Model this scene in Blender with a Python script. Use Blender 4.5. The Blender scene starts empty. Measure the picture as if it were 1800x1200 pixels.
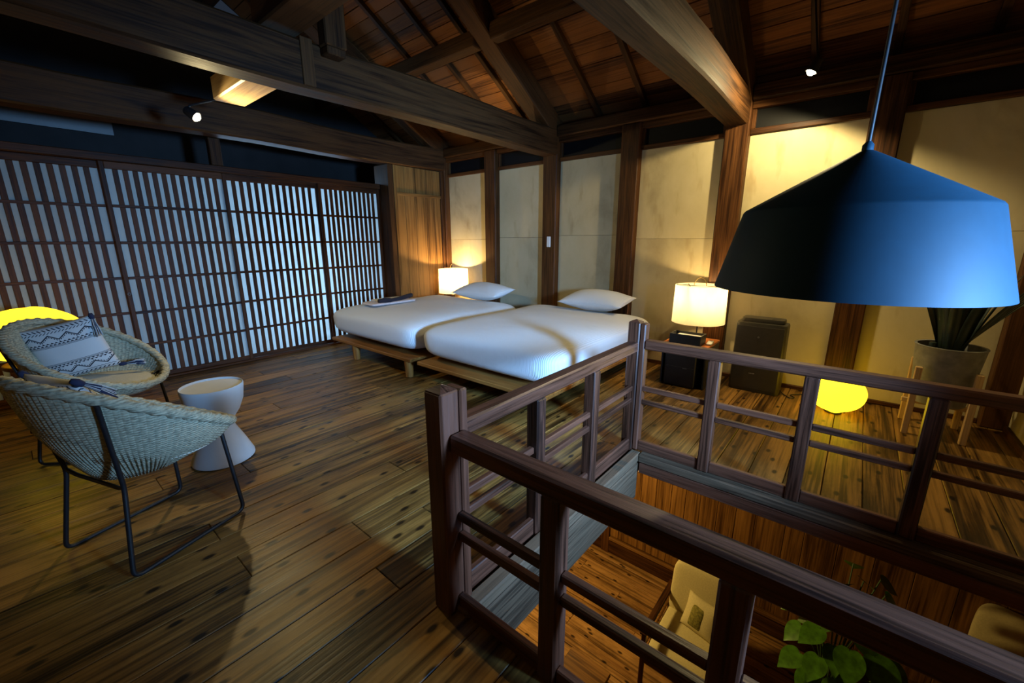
import bpy, bmesh, math, random
from mathutils import Vector, Matrix
random.seed(7)
S = bpy.context.scene
COL = S.collection
PI = math.pi

# ------------------------------------------------------------------ camera
cam_d = bpy.data.cameras.new('camera')
cam = bpy.data.objects.new('camera', cam_d)
COL.objects.link(cam)
right = Vector((0.76835818, 0.64001915, -0.00108268))
down = Vector((0.15111445, -0.18305978, -0.97141831))
fwd = Vector((-0.62192452, 0.74623361, -0.23737163))
rot = Matrix((right, -down, -fwd)).transposed()
cam.matrix_world = Matrix.Translation((0, 0, 1.25)) @ rot.to_4x4()
cam_d.sensor_fit = 'HORIZONTAL'
cam_d.sensor_width = 36.0
cam_d.lens = 725.794 / 1800 * 36.0
cam_d.clip_start = 0.02
S.camera = cam

# ------------------------------------------------------------------ world, exposure, large lights
w = bpy.data.worlds.new('world')
S.world = w
w.use_nodes = True
w.node_tree.nodes['Background'].inputs[0].default_value = (0.10, 0.14, 0.22, 1)
w.node_tree.nodes['Background'].inputs[1].default_value = 0.15
S.view_settings.view_transform = 'Standard'
S.view_settings.look = 'None'
S.view_settings.gamma = 1.0
S.view_settings.use_curve_mapping = False
S.view_settings.exposure = 0.0
S.cycles.use_denoising = True
S.cycles.sample_clamp_indirect = 4.0


def light(name, kind, loc, power, color, size=0.05, aim=None, **kw):
    d = bpy.data.lights.new(name, kind)
    d.energy = power
    d.color = color
    o = bpy.data.objects.new(name, d)
    COL.objects.link(o)
    o.location = loc
    if kind == 'AREA':
        d.shape = 'RECTANGLE'
        d.size, d.size_y = size
    else:
        d.shadow_soft_size = size
    if aim is not None:
        o.rotation_euler = (Vector(aim) - Vector(loc)).to_track_quat('-Z', 'Z').to_euler()
    for k, v in kw.items():
        setattr(d, k, v)
    return o


# daylight behind the paper screens (the veranda outside them)
light('veranda_daylight', 'AREA', (-5.55, 2.35, 0.92), 110, (0.42, 0.68, 1.0), (2.4, 1.5), aim=(-4.0, 2.35, 0.92))
# daylight coming in by an assumed, unseen window of the right wall
light('assumed_window_daylight', 'AREA', (1.55, 1.12, 1.24), 112, (0.22, 0.50, 1.0), (0.42, 0.36), aim=(-1.6, 2.1, 0.66), spread=math.radians(78))
# assumed warm ceiling lamp of the ground floor, out of view, then an added dim fill behind the camera
light('assumed_ground_floor_lamp', 'POINT', (-2.15, 2.9, -0.85), 95, (1.0, 0.66, 0.22), 0.08)
light('loft_fill', 'POINT', (-0.9, -0.9, 2.3), 3, (1.0, 0.74, 0.4), 0.12)

# ------------------------------------------------------------------ materials
MATS = {}


def newmat(name):
    m = bpy.data.materials.new(name)
    m.use_nodes = True
    nt = m.node_tree
    b = nt.nodes['Principled BSDF']
    return m, nt, b


def N(nt, t, **kw):
    n = nt.nodes.new(t)
    for k, v in kw.items():
        if k.startswith('i_'):
            key = k[2:]
            key = int(key) if key.isdigit() else key
            n.inputs[key].default_value = v
        else:
            setattr(n, k, v)
    return n


def ramp(nt, fac, stops):
    r = nt.nodes.new('ShaderNodeValToRGB')
    els = r.color_ramp.elements
    while len(els) < len(stops):
        els.new(0.5)
    for e, (p, c) in zip(els, stops):
        e.position = p
        e.color = (c[0], c[1], c[2], 1)
    nt.links.new(fac, r.inputs[0])
    return r.outputs[0]


def coords(nt, rnd=True, scale=(1, 1, 1)):
    tc = nt.nodes.new('ShaderNodeTexCoord')
    out = tc.outputs['Object']
    if rnd:
        oi = nt.nodes.new('ShaderNodeObjectInfo')
        mu = N(nt, 'ShaderNodeVectorMath', operation='MULTIPLY_ADD')
        cv = nt.nodes.new('ShaderNodeCombineXYZ')
        for i, k in enumerate((37.0, 53.0, 71.0)):
            ml = N(nt, 'ShaderNodeMath', operation='MULTIPLY', i_1=k)
            nt.links.new(oi.outputs['Random'], ml.inputs[0])
            nt.links.new(ml.outputs[0], cv.inputs[i])
        ad = N(nt, 'ShaderNodeVectorMath', operation='ADD')
        nt.links.new(out, ad.inputs[0])
        nt.links.new(cv.outputs[0], ad.inputs[1])
        out = ad.outputs[0]
    mp = nt.nodes.new('ShaderNodeMapping')
    mp.inputs['Scale'].default_value = scale
    nt.links.new(out, mp.inputs[0])
    return mp.outputs[0]


def wood(name, axis, dark, light_, rough=0.55, grain=1.0, knots=False, bump=0.25, vary=0.35, spec=0.15):
    m, nt, b = newmat(name)
    b.inputs['Specular IOR Level'].default_value = spec
    L = nt.links
    a = {'X': 0, 'Y': 1, 'Z': 2}[axis]
    sc = [26.0 * grain] * 3
    sc[a] = 1.3 * grain
    v = coords(nt, True, sc)
    n1 = N(nt, 'ShaderNodeTexNoise', i_Scale=1.0, i_Detail=6.0, i_Roughness=0.62)
    n1.inputs['Distortion'].default_value = 0.9
    L.new(v, n1.inputs['Vector'])
    sc2 = [120.0 * grain] * 3
    sc2[a] = 3.0 * grain
    v2 = coords(nt, True, sc2)
    n2 = N(nt, 'ShaderNodeTexNoise', i_Scale=1.0, i_Detail=3.0)
    L.new(v2, n2.inputs['Vector'])
    v3 = coords(nt, True, [2.2 if i != a else 0.9 for i in range(3)])
    n3 = N(nt, 'ShaderNodeTexNoise', i_Scale=1.0, i_Detail=4.0)
    L.new(v3, n3.inputs['Vector'])
    mx = N(nt, 'ShaderNodeMath', operation='MULTIPLY_ADD', i_1=0.55, i_2=0.0)
    L.new(n1.outputs['Fac'], mx.inputs[0])
    ad = N(nt, 'ShaderNodeMath', operation='MULTIPLY_ADD', i_1=0.4)
    L.new(n2.outputs['Fac'], ad.inputs[0])
    L.new(mx.outputs[0], ad.inputs[2])
    ad2 = N(nt, 'ShaderNodeMath', operation='MULTIPLY_ADD', i_1=0.3)
    L.new(n3.outputs['Fac'], ad2.inputs[0])
    L.new(ad.outputs[0], ad2.inputs[2])
    oi = nt.nodes.new('ShaderNodeObjectInfo')
    ad3 = N(nt, 'ShaderNodeMath', operation='MULTIPLY_ADD', i_1=vary * 0.3)
    L.new(oi.outputs['Random'], ad3.inputs[0])
    L.new(ad2.outputs[0], ad3.inputs[2])
    mid = [(dark[i] + light_[i]) / 2 for i in range(3)]
    c = ramp(nt, ad3.outputs[0], [(0.50, [x * 0.5 for x in dark]), (0.58, dark), (0.67, mid), (0.79, light_)])
    if knots:
        vg = coords(nt, True, [34.0 if i != a else 0.7 for i in range(3)])
        ng = N(nt, 'ShaderNodeTexNoise', i_Scale=1.0, i_Detail=2.0)
        L.new(vg, ng.inputs['Vector'])
        gr = ramp(nt, ng.outputs['Fac'], [(0.36, (0.30, 0.28, 0.26)), (0.47, (1, 1, 1))])
        mg = N(nt, 'ShaderNodeMixRGB', blend_type='MULTIPLY', i_0=0.8)
        L.new(c, mg.inputs[1])
        L.new(gr, mg.inputs[2])
        c = mg.outputs[0]
        vk = coords(nt, True, [8.0 if i != a else 3.8 for i in range(3)])
        vo = N(nt, 'ShaderNodeTexVoronoi', voronoi_dimensions='2D', i_Scale=1.0)
        L.new(vk, vo.inputs['Vector'])
        kr = ramp(nt, vo.outputs['Distance'], [(0.06, (0.05, 0.04, 0.03)), (0.12, (1, 1, 1))])
        # dark worn stains
        vs = coords(nt, False, [4.0 if i != a else 1.6 for i in range(3)])
        ns = N(nt, 'ShaderNodeTexNoise', i_Scale=1.0, i_Detail=5.0, i_Roughness=0.7)
        L.new(vs, ns.inputs['Vector'])
        sr = ramp(nt, ns.outputs['Fac'], [(0.36, (0.38, 0.36, 0.33)), (0.54, (1, 1, 1))])
        mk = N(nt, 'ShaderNodeMixRGB', blend_type='MULTIPLY', i_0=0.95)
        L.new(c, mk.inputs[1])
        L.new(kr, mk.inputs[2])
        mk2 = N(nt, 'ShaderNodeMixRGB', blend_type='MULTIPLY', i_0=0.8)
        L.new(mk.outputs[0], mk2.inputs[1])
        L.new(sr, mk2.inputs[2])
        c = mk2.outputs[0]
    L.new(c, b.inputs['Base Color'])
    rr = N(nt, 'ShaderNodeMath', operation='MULTIPLY_ADD', i_1=0.35, i_2=rough - 0.17)
    L.new(n1.outputs['Fac'], rr.inputs[0])
    L.new(rr.outputs[0], b.inputs['Roughness'])
    bp = N(nt, 'ShaderNodeBump', i_Strength=bump, i_Distance=0.004)
    L.new(ad.outputs[0], bp.inputs['Height'])
    L.new(bp.outputs[0], b.inputs['Normal'])
    return m


def plain(name, col, rough=0.5, metal=0.0, noise=0.0, nscale=40.0, bump=0.0, spec=None):
    m, nt, b = newmat(name)
    b.inputs['Base Color'].default_value = (*col, 1)
    b.inputs['Roughness'].default_value = rough
    b.inputs['Metallic'].default_value = metal
    if spec is not None:
        b.inputs['Specular IOR Level'].default_value = spec
    if noise or bump:
        v = coords(nt, False, (nscale,) * 3)
        n = N(nt, 'ShaderNodeTexNoise', i_Scale=1.0, i_Detail=5.0)
        nt.links.new(v, n.inputs['Vector'])
        if noise:
            c = ramp(nt, n.outputs['Fac'], [(0.3, [x * (1 - noise) for x in col]), (0.7, [min(1, x * (1 + noise)) for x in col])])
            nt.links.new(c, b.inputs['Base Color'])
        if bump:
            bp = N(nt, 'ShaderNodeBump', i_Strength=bump, i_Distance=0.003)
            nt.links.new(n.outputs['Fac'], bp.inputs['Height'])
            nt.links.new(bp.outputs[0], b.inputs['Normal'])
    return m


def emit(name, col, strength):
    m, nt, b = newmat(name)
    b.inputs['Base Color'].default_value = (*[min(1, c) for c in col], 1)
    b.inputs['Emission Color'].default_value = (*col, 1)
    b.inputs['Emission Strength'].default_value = strength
    b.inputs['Roughness'].default_value = 0.6
    return m


def translucent(name, col, tcol, fac, nscale=60.0, amount=0.08):
    m, nt, b = newmat(name)
    L = nt.links
    nt.nodes.remove(b)
    out = nt.nodes['Material Output']
    v = coords(nt, False, (nscale, nscale, nscale * 0.5))
    n = N(nt, 'ShaderNodeTexNoise', i_Scale=1.0, i_Detail=5.0)
    L.new(v, n.inputs['Vector'])
    c = ramp(nt, n.outputs['Fac'], [(0.3, [x * (1 - amount) for x in tcol]), (0.7, tcol)])
    d = N(nt, 'ShaderNodeBsdfDiffuse')
    d.inputs[0].default_value = (*col, 1)
    t = N(nt, 'ShaderNodeBsdfTranslucent')
    L.new(c, t.inputs[0])
    mx = N(nt, 'ShaderNodeMixShader', i_0=fac)
    L.new(d.outputs[0], mx.inputs[1])
    L.new(t.outputs[0], mx.inputs[2])
    L.new(mx.outputs[0], out.inputs[0])
    return m


def plaster_mat():
    m, nt, b = newmat('plaster')
    L = nt.links
    v = coords(nt, True, (1.6, 1.6, 1.2))
    n = N(nt, 'ShaderNodeTexNoise', i_Scale=1.0, i_Detail=7.0, i_Roughness=0.62)
    n.inputs['Distortion'].default_value = 0.4
    L.new(v, n.inputs['Vector'])
    c = ramp(nt, n.outputs['Fac'], [(0.3, (0.36, 0.29, 0.16)), (0.45, (0.47, 0.39, 0.225)), (0.65, (0.54, 0.455, 0.275))])
    v2 = coords(nt, True, (9, 9, 2.2))
    n2 = N(nt, 'ShaderNodeTexNoise', i_Scale=1.0, i_Detail=4.0)
    L.new(v2, n2.inputs['Vector'])
    c2 = ramp(nt, n2.outputs['Fac'], [(0.26, (0.72, 0.64, 0.52)), (0.40, (1, 1, 1))])
    mk = N(nt, 'ShaderNodeMixRGB', blend_type='MULTIPLY', i_0=0.7)
    L.new(c, mk.inputs[1])
    L.new(c2, mk.inputs[2])
    L.new(mk.outputs[0], b.inputs['Base Color'])
    b.inputs['Roughness'].default_value = 0.92
    v3 = coords(nt, True, (70, 70, 70))
    n3 = N(nt, 'ShaderNodeTexNoise', i_Scale=1.0, i_Detail=4.0)
    L.new(v3, n3.inputs['Vector'])
    bp = N(nt, 'ShaderNodeBump', i_Strength=0.2, i_Distance=0.002)
    L.new(n3.outputs['Fac'], bp.inputs['Height'])
    L.new(bp.outputs[0], b.inputs['Normal'])
    return m


def linen_mat():
    m, nt, b = newmat('white_linen')
    L = nt.links
    b.inputs['Base Color'].default_value = (0.66, 0.65, 0.62, 1)
    b.inputs['Roughness'].default_value = 0.85
    v = coords(nt, False, (1, 1, 1))
    wv = N(nt, 'ShaderNodeTexWave', i_Scale=26.0)
    wv.bands_direction = 'X'
    L.new(v, wv.inputs['Vector'])
    n = N(nt, 'ShaderNodeTexNoise', i_Scale=5.0, i_Detail=3.0)
    L.new(v, n.inputs['Vector'])
    h = N(nt, 'ShaderNodeMath', operation='MULTIPLY_ADD', i_1=0.28)
    L.new(wv.outputs['Fac'], h.inputs[0])
    L.new(n.outputs['Fac'], h.inputs[2])
    bp = N(nt, 'ShaderNodeBump', i_Strength=0.4, i_Distance=0.02)
    L.new(h.outputs[0], bp.inputs['Height'])
    L.new(bp.outputs[0], b.inputs['Normal'])
    return m


def wicker_mat():
    m, nt, b = newmat('wicker')
    L = nt.links
    v = coords(nt, False, (60, 60, 150))
    n = N(nt, 'ShaderNodeTexNoise', i_Scale=1.0, i_Detail=3.0)
    L.new(v, n.inputs['Vector'])
    c = ramp(nt, n.outputs['Fac'], [(0.3, (0.23, 0.205, 0.13)), (0.6, (0.48, 0.425, 0.27))])
    L.new(c, b.inputs['Base Color'])
    b.inputs['Roughness'].default_value = 0.75
    v2 = coords(nt, False, (1, 1, 1))
    wv = N(nt, 'ShaderNodeTexWave', i_Scale=32.0, i_Distortion=1.5)
    wv.bands_direction = 'Z'
    L.new(v2, wv.inputs['Vector'])
    bp = N(nt, 'ShaderNodeBump', i_Strength=0.5, i_Distance=0.004)
    L.new(wv.outputs['Fac'], bp.inputs['Height'])
    L.new(bp.outputs[0], b.inputs['Normal'])
    return m


def cushion_mat():
    """off-white cloth with woven dark bands: rows of wedges, dashes and a zigzag (flat print)"""
    m, nt, b = newmat('patterned_cushion')
    L = nt.links
    uv = nt.nodes.new('ShaderNodeUVMap')
    sp = nt.nodes.new('ShaderNodeSeparateXYZ')
    L.new(uv.outputs[0], sp.inputs[0])

    def M(op, a, bb=None, c=None):
        n = N(nt, 'ShaderNodeMath', operation=op)
        for i, x in enumerate((a, bb, c)):
            if x is None:
                continue
            if isinstance(x, (int, float)):
                n.inputs[i].default_value = x
            else:
                L.new(x, n.inputs[i])
        return n.outputs[0]
    U, V = sp.outputs[0], sp.outputs[1]

    def band(v, a, c):
        return M('MULTIPLY', M('GREATER_THAN', v, a), M('LESS_THAN', v, c))

    def tri(per, off=0.0):
        return M('ABSOLUTE', M('SUBTRACT', M('FRACT', M('ADD', M('MULTIPLY', U, per), off)), 0.5))
    # measure from each end: d = distance to the nearer end (top or bottom)
    D = M('SUBTRACT', 0.5, M('ABSOLUTE', M('SUBTRACT', V, 0.5)))
    parts = []
    parts.append(band(D, 0.325, 0.332))
    parts.append(band(D, 0.342, 0.349))
    # wedges
    t1 = tri(17)
    h1 = M('MULTIPLY', M('SUBTRACT', D, 0.262), 1 / 0.026)
    parts.append(M('MULTIPLY', band(D, 0.262, 0.288), M('LESS_THAN', t1, M('MULTIPLY', h1, 0.5))))
    t2 = tri(17, 0.5)
    h2 = M('MULTIPLY', M('SUBTRACT', D, 0.292), 1 / 0.026)
    parts.append(M('MULTIPLY', band(D, 0.292, 0.318), M('LESS_THAN', t2, M('MULTIPLY', h2, 0.5))))
    # zigzag
    zz = M('ABSOLUTE', M('SUBTRACT', M('SUBTRACT', D, 0.14), M('MULTIPLY', tri(4), 0.18)))
    parts.append(M('MULTIPLY', band(D, 0.12, 0.255), M('LESS_THAN', zz, 0.011)))
    zz2 = M('ABSOLUTE', M('SUBTRACT', M('SUBTRACT', D, 0.165), M('MULTIPLY', tri(4), 0.18)))
    parts.append(M('MULTIPLY', M('MULTIPLY', band(D, 0.12, 0.255), M('LESS_THAN', zz2, 0.009)), M('GREATER_THAN', tri(34), 0.22)))
    # dashes, slanted
    sl = M('ABSOLUTE', M('SUBTRACT', M('FRACT', M('ADD', M('MULTIPLY', U, 20), M('MULTIPLY', D, 26))), 0.5))
    parts.append(M('MULTIPLY', band(D, 0.085, 0.115), M('LESS_THAN', sl, 0.17)))
    sl2 = M('ABSOLUTE', M('SUBTRACT', M('FRACT', M('SUBTRACT', M('MULTIPLY', U, 16), M('MULTIPLY', D, 20))), 0.5))
    parts.append(M('MULTIPLY', band(D, 0.035, 0.072), M('LESS_THAN', sl2, 0.2)))
    tot = parts[0]
    for q in parts[1:]:
        tot = M('MAXIMUM', tot, q)
    mix = N(nt, 'ShaderNodeMixRGB', i_1=(0.55, 0.54, 0.50, 1), i_2=(0.018, 0.02, 0.028, 1))
    L.new(tot, mix.inputs[0])
    L.new(mix.outputs[0], b.inputs['Base Color'])
    b.inputs['Roughness'].default_value = 0.9
    v = coords(nt, False, (160,) * 3)
    n = N(nt, 'ShaderNodeTexNoise', i_Scale=1.0)
    L.new(v, n.inputs['Vector'])
    bp = N(nt, 'ShaderNodeBump', i_Strength=0.25, i_Distance=0.002)
    L.new(n.outputs['Fac'], bp.inputs['Height'])
    L.new(bp.outputs[0], b.inputs['Normal'])
    return m


for ax in 'XYZ':
    MATS['beam' + ax] = wood('beam_wood_' + ax, ax, (0.020, 0.0075, 0.002), (0.074, 0.030, 0.008), 0.62, 0.8, bump=0.5)
    MATS['post' + ax] = wood('post_wood_' + ax, ax, (0.028, 0.010, 0.003), (0.10, 0.039, 0.011), 0.5, 0.9, bump=0.35)
    MATS['rail' + ax] = wood('railing_wood_' + ax, ax, (0.024, 0.0072, 0.0030), (0.125, 0.040, 0.019), 0.38, 1.2, bump=0.4, spec=0.6)
    MATS['lat' + ax] = wood('lattice_wood_' + ax, ax, (0.03, 0.010, 0.003), (0.09, 0.031, 0.009), 0.55, 1.2, bump=0.2)
    MATS['grey' + ax] = wood('grey_sill_wood_' + ax, ax, (0.045, 0.025, 0.013), (0.15, 0.086, 0.046), 0.7, 1.0, bump=0.4)
    MATS['board' + ax] = wood('wall_board_wood_' + ax, ax, (0.085, 0.036, 0.008), (0.26, 0.125, 0.03), 0.55, 0.6, bump=0.3)
    MATS['plat' + ax] = wood('walnut_' + ax, ax, (0.17, 0.062, 0.012), (0.34, 0.145, 0.032), 0.45, 1.0, bump=0.12)
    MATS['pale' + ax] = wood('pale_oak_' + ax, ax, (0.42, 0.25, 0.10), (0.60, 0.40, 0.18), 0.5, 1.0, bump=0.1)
MATS['floor'] = wood('floor_wood', 'Y', (0.055, 0.024, 0.004), (0.33, 0.168, 0.036), 0.40, 0.8, knots=True, bump=0.55, vary=0.5, spec=0.35)
MATS['lowfloor'] = wood('lower_floor_wood', 'X', (0.22, 0.105, 0.03), (0.42, 0.23, 0.075), 0.4, 0.8, knots=True, bump=0.3, vary=0.4)
MATS['roof'] = wood('roof_board_wood', 'X', (0.06, 0.02, 0.006), (0.19, 0.07, 0.018), 0.65, 0.7, bump=0.4, vary=0.9)
MATS['plaster'] = plaster_mat()
MATS['linen'] = linen_mat()
MATS['wicker'] = wicker_mat()
MATS['cushion'] = cushion_mat()
MATS['paper'] = translucent('shoji_paper', (0.55, 0.56, 0.52), (0.72, 0.76, 0.76), 0.55, 18.0, 0.1)
MATS['shade'] = translucent('lamp_shade_paper', (0.75, 0.68, 0.52), (0.92, 0.84, 0.66), 0.62, 24.0, 0.14)
MATS['black'] = plain('black_steel', (0.012, 0.012, 0.013), 0.45, 0.2, 0.2, 60)
MATS['blackbox'] = plain('black_leather', (0.012, 0.012, 0.013), 0.42, 0, 0.3, 120, 0.3)
MATS['grey'] = plain('charcoal_plastic', (0.040, 0.035, 0.024), 0.45, 0, 0.12, 30, 0.05)
MATS['greylight'] = plain('grey_badge', (0.16, 0.16, 0.15), 0.35, 0.3)
MATS['white'] = plain('white_plastic', (0.72, 0.72, 0.70), 0.45, 0, 0.03, 20)
MATS['table'] = plain('white_side_table', (0.58, 0.58, 0.55), 0.5, 0, 0.04, 12)
MATS['petrol'] = plain('petrol_lacquer', (0.0012, 0.018, 0.032), 0.62, 0, 0.06, 30, 0.02, 0.2)
MATS['glow'] = emit('globe_lamp_shell', (1.0, 0.64, 0.018), 3.0)
MATS['lens'] = emit('spot_lens', (1.0, 0.86, 0.55), 40)
MATS['bulb'] = emit('bulb_off', (1.0, 0.8, 0.4), 0.3)
m_, nt_, b_ = newmat('clear_glass')
b_.inputs['Roughness'].default_value = 0.03
tr_ = nt_.nodes.new('ShaderNodeBsdfTransparent')
gl_ = nt_.nodes.new('ShaderNodeBsdfGlossy')
gl_.inputs['Roughness'].default_value = 0.02
mx_ = N(nt_, 'ShaderNodeMixShader', i_0=0.06)
nt_.links.new(tr_.outputs[0], mx_.inputs[1])
nt_.links.new(gl_.outputs[0], mx_.inputs[2])
nt_.links.new(mx_.outputs[0], nt_.nodes['Material Output'].inputs[0])
MATS['pane'] = m_
MATS['concrete'] = plain('concrete_pot', (0.20, 0.19, 0.165), 0.85, 0, 0.2, 25, 0.3)
MATS['soil'] = plain('soil', (0.02, 0.014, 0.01), 0.95, 0, 0.4, 60, 0.6)
MATS['darkleaf'] = plain('dark_leaf', (0.012, 0.022, 0.012), 0.45, 0, 0.3, 30)
MATS['leaf'] = plain('green_leaf', (0.085, 0.24, 0.012), 0.32, 0, 0.45, 22, 0.3)
MATS['stem'] = plain('green_stem', (0.05, 0.10, 0.02), 0.6, 0, 0.2, 30)
MATS['glassdark'] = plain('dark_glass', (0.006, 0.006, 0.007), 0.5, spec=0.15)
MATS['dark'] = plain('dark_attic', (0.02, 0.018, 0.016), 0.9, 0, 0.2, 5)
MATS['cream'] = plain('cream_upholstery', (0.56, 0.49, 0.24), 0.85, 0, 0.08, 90, 0.2)
MATS['creampad'] = plain('cream_seat_pad', (0.50, 0.47, 0.36), 0.9, 0, 0.08, 120, 0.25)
MATS['olive'] = plain('olive_patch', (0.19, 0.17, 0.03), 0.9, 0, 0.5, 60, 0.2)
MATS['navy'] = plain('navy_yarn', (0.012, 0.018, 0.05), 0.9)
MATS['offwhite'] = plain('offwhite_yarn', (0.50, 0.49, 0.46), 0.9)
MATS['robe'] = plain('robe_cotton', (0.60, 0.52, 0.50), 0.9, 0, 0.1, 30, 0.2)
MATS['sash'] = plain('dark_sash', (0.012, 0.010, 0.018), 0.9, 0, 0.3, 90, 0.3)
MATS['orange'] = wood('stand_top_wood', 'X', (0.34, 0.10, 0.025), (0.50, 0.17, 0.045), 0.35, 1.0, bump=0.1)
MATS['brass'] = plain('brass_wire', (0.30, 0.2, 0.07), 0.35, 0.8)

# ------------------------------------------------------------------ mesh helpers


def link(o, parent=None):
    COL.objects.link(o)
    if parent is not None:
        o.parent = parent
    return o


def finish(bm, name, mat, parent=None, loc=(0, 0, 0), rot=None, smooth=False, auto=None):
    me = bpy.data.meshes.new(name)
    bmesh.ops.recalc_face_normals(bm, faces=bm.faces[:])
    bm.to_mesh(me)
    bm.free()
    if isinstance(mat, (list, tuple)):
        for m_ in mat:
            me.materials.append(m_)
    elif mat is not None:
        me.materials.append(MATS[mat] if isinstance(mat, str) else mat)
    if smooth:
        for p in me.polygons:
            p.use_smooth = True
        if auto:
            me.set_sharp_from_angle(angle=math.radians(auto))
    o = bpy.data.objects.new(name, me)
    o.location = loc
    if rot is not None:
        o.rotation_euler = rot
    return link(o, parent)


def ppos(parent):
    return Vector((0, 0, 0)) if parent is None else (ppos(parent.parent) + parent.location)


BOXCACHE = {}


def box(name, x0, x1, y0, y1, z0, z1, mat, parent=None, bevel=0.004, wld=True, rot=None, jitter=0.0):
    """box between world limits (parents are unrotated empties when wld); origin at its centre"""
    sx, sy, sz = abs(x1 - x0), abs(y1 - y0), abs(z1 - z0)
    c = Vector(((x0 + x1) / 2, (y0 + y1) / 2, (z0 + z1) / 2))
    key = (round(sx, 4), round(sy, 4), round(sz, 4), mat, round(bevel, 4))
    me = BOXCACHE.get(key)
    if me is None:
        bm = bmesh.new()
        bmesh.ops.create_cube(bm, size=1.0)
        bmesh.ops.scale(bm, vec=(sx, sy, sz), verts=bm.verts)
        if bevel > 0:
            bmesh.ops.bevel(bm, geom=bm.edges[:], offset=min(bevel, 0.4 * min(sx, sy, sz)), segments=1, affect='EDGES')
        me = bpy.data.meshes.new(name)
        bm.to_mesh(me)
        bm.free()
        me.materials.append(MATS[mat])
        BOXCACHE[key] = me
    o = bpy.data.objects.new(name, me)
    o.location = c - (ppos(parent) if wld else Vector((0, 0, 0)))
    if rot is not None:
        o.rotation_euler = rot
    return link(o, parent)


def empty(name, loc=(0, 0, 0), rotz=0.0):
    o = bpy.data.objects.new(name, None)
    o.empty_display_size = 0.1
    o.location = loc
    o.rotation_euler = (0, 0, rotz)
    return link(o)


def thing(name, label, cat, loc=(0, 0, 0), rotz=0.0, group=None):
    o = empty(name, loc, rotz)
    return tag(o, label, cat, group)


def tag(o, label, cat, group=None):
    o['label'] = label
    o['category'] = cat
    if group:
        o['group'] = group
    return o


def struct(o):
    o['kind'] = 'structure'
    return o


def tube_bm(bm, pts, r, n=8, cap=True):
    pts = [Vector(p) for p in pts]
    rings = []
    up = None
    for i, p in enumerate(pts):
        a = pts[max(i - 1, 0)]
        b_ = pts[min(i + 1, len(pts) - 1)]
        t = (b_ - a).normalized()
        if up is None:
            up = Vector((0, 0, 1)) if abs(t.z) < 0.9 else Vector((1, 0, 0))
        s_ = t.cross(up)
        if s_.length < 1e-6:
            s_ = t.cross(Vector((0, 1, 0)))
        s_.normalize()
        up = s_.cross(t).normalized()
        rr = r[i] if isinstance(r, (list, tuple)) else r
        rings.append([bm.verts.new(p + s_ * math.cos(2 * PI * k / n) * rr + up * math.sin(2 * PI * k / n) * rr) for k in range(n)])
    for i in range(len(rings) - 1):
        for k in range(n):
            bm.faces.new((rings[i][k], rings[i][(k + 1) % n], rings[i + 1][(k + 1) % n], rings[i + 1][k]))
    if cap:
        bm.faces.new(rings[0])
        bm.faces.new(rings[-1])


def tube(name, pts, r, mat, parent=None, n=8, loc=(0, 0, 0)):
    bm = bmesh.new()
    tube_bm(bm, pts, r, n)
    return finish(bm, name, mat, parent, loc, smooth=True, auto=50)


def smooth_path(pts, rad=0.04, seg=5):
    """round the corners of a polyline"""
    pts = [Vector(p) for p in pts]
    out = [pts[0]]
    for i in range(1, len(pts) - 1):
        a, p, b_ = pts[i - 1], pts[i], pts[i + 1]
        d1, d2 = (a - p), (b_ - p)
        r = min(rad, d1.length * 0.45, d2.length * 0.45)
        p1, p2 = p + d1.normalized() * r, p + d2.normalized() * r
        for k in range(seg + 1):
            t = k / seg
            out.append(p1 * (1 - t) ** 2 + p * 2 * t * (1 - t) + p2 * t * t)
    out.append(pts[-1])
    return out


def lathe(name, prof, mat, parent=None, loc=(0, 0, 0), n=48, auto=40, caps=True):
    bm = bmesh.new()
    rings = []
    for r, z in prof:
        rings.append([bm.verts.new((r * math.cos(2 * PI * k / n), r * math.sin(2 * PI * k / n), z)) for k in range(n)])
    for i in range(len(rings) - 1):
        for k in range(n):
            bm.faces.new((rings[i][k], rings[i][(k + 1) % n], rings[i + 1][(k + 1) % n], rings[i + 1][k]))
    if caps:
        bm.faces.new(rings[0])
        bm.faces.new(rings[-1])
    return finish(bm, name, mat, parent, loc, smooth=True, auto=auto)


def superbox(name, a, b_, c, mat, parent=None, loc=(0, 0, 0), e1=0.3, e2=0.2, nu=64, nv=32, rot=None, deform=None):
    """rounded, puffed block (superellipsoid with half sizes a, b, c)"""
    bm = bmesh.new()

    def sp(x, p):
        return math.copysign(abs(x) ** p, x)
    rows = []
    for j in range(1, nv):
        v = -PI / 2 + PI * j / nv
        row = []
        for i in range(nu):
            u = 2 * PI * i / nu
            # spread the samples over corners
            cu, su, cv, sv = math.cos(u), math.sin(u), math.cos(v), math.sin(v)
            P = Vector((a * sp(cv, e1) * sp(cu, e2), b_ * sp(cv, e1) * sp(su, e2), c * sp(sv, e1)))
            if deform:
                P = deform(P)
            row.append(bm.verts.new(P))
        rows.append(row)
    bot = bm.verts.new(deform(Vector((0, 0, -c))) if deform else (0, 0, -c))
    top = bm.verts.new(deform(Vector((0, 0, c))) if deform else (0, 0, c))
    for j in range(len(rows) - 1):
        for i in range(nu):
            bm.faces.new((rows[j][i], rows[j][(i + 1) % nu], rows[j + 1][(i + 1) % nu], rows[j + 1][i]))
    for i in range(nu):
        bm.faces.new((bot, rows[0][(i + 1) % nu], rows[0][i]))
        bm.faces.new((top, rows[-1][i], rows[-1][(i + 1) % nu]))
    return finish(bm, name, mat, parent, loc, rot, smooth=True)


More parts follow.
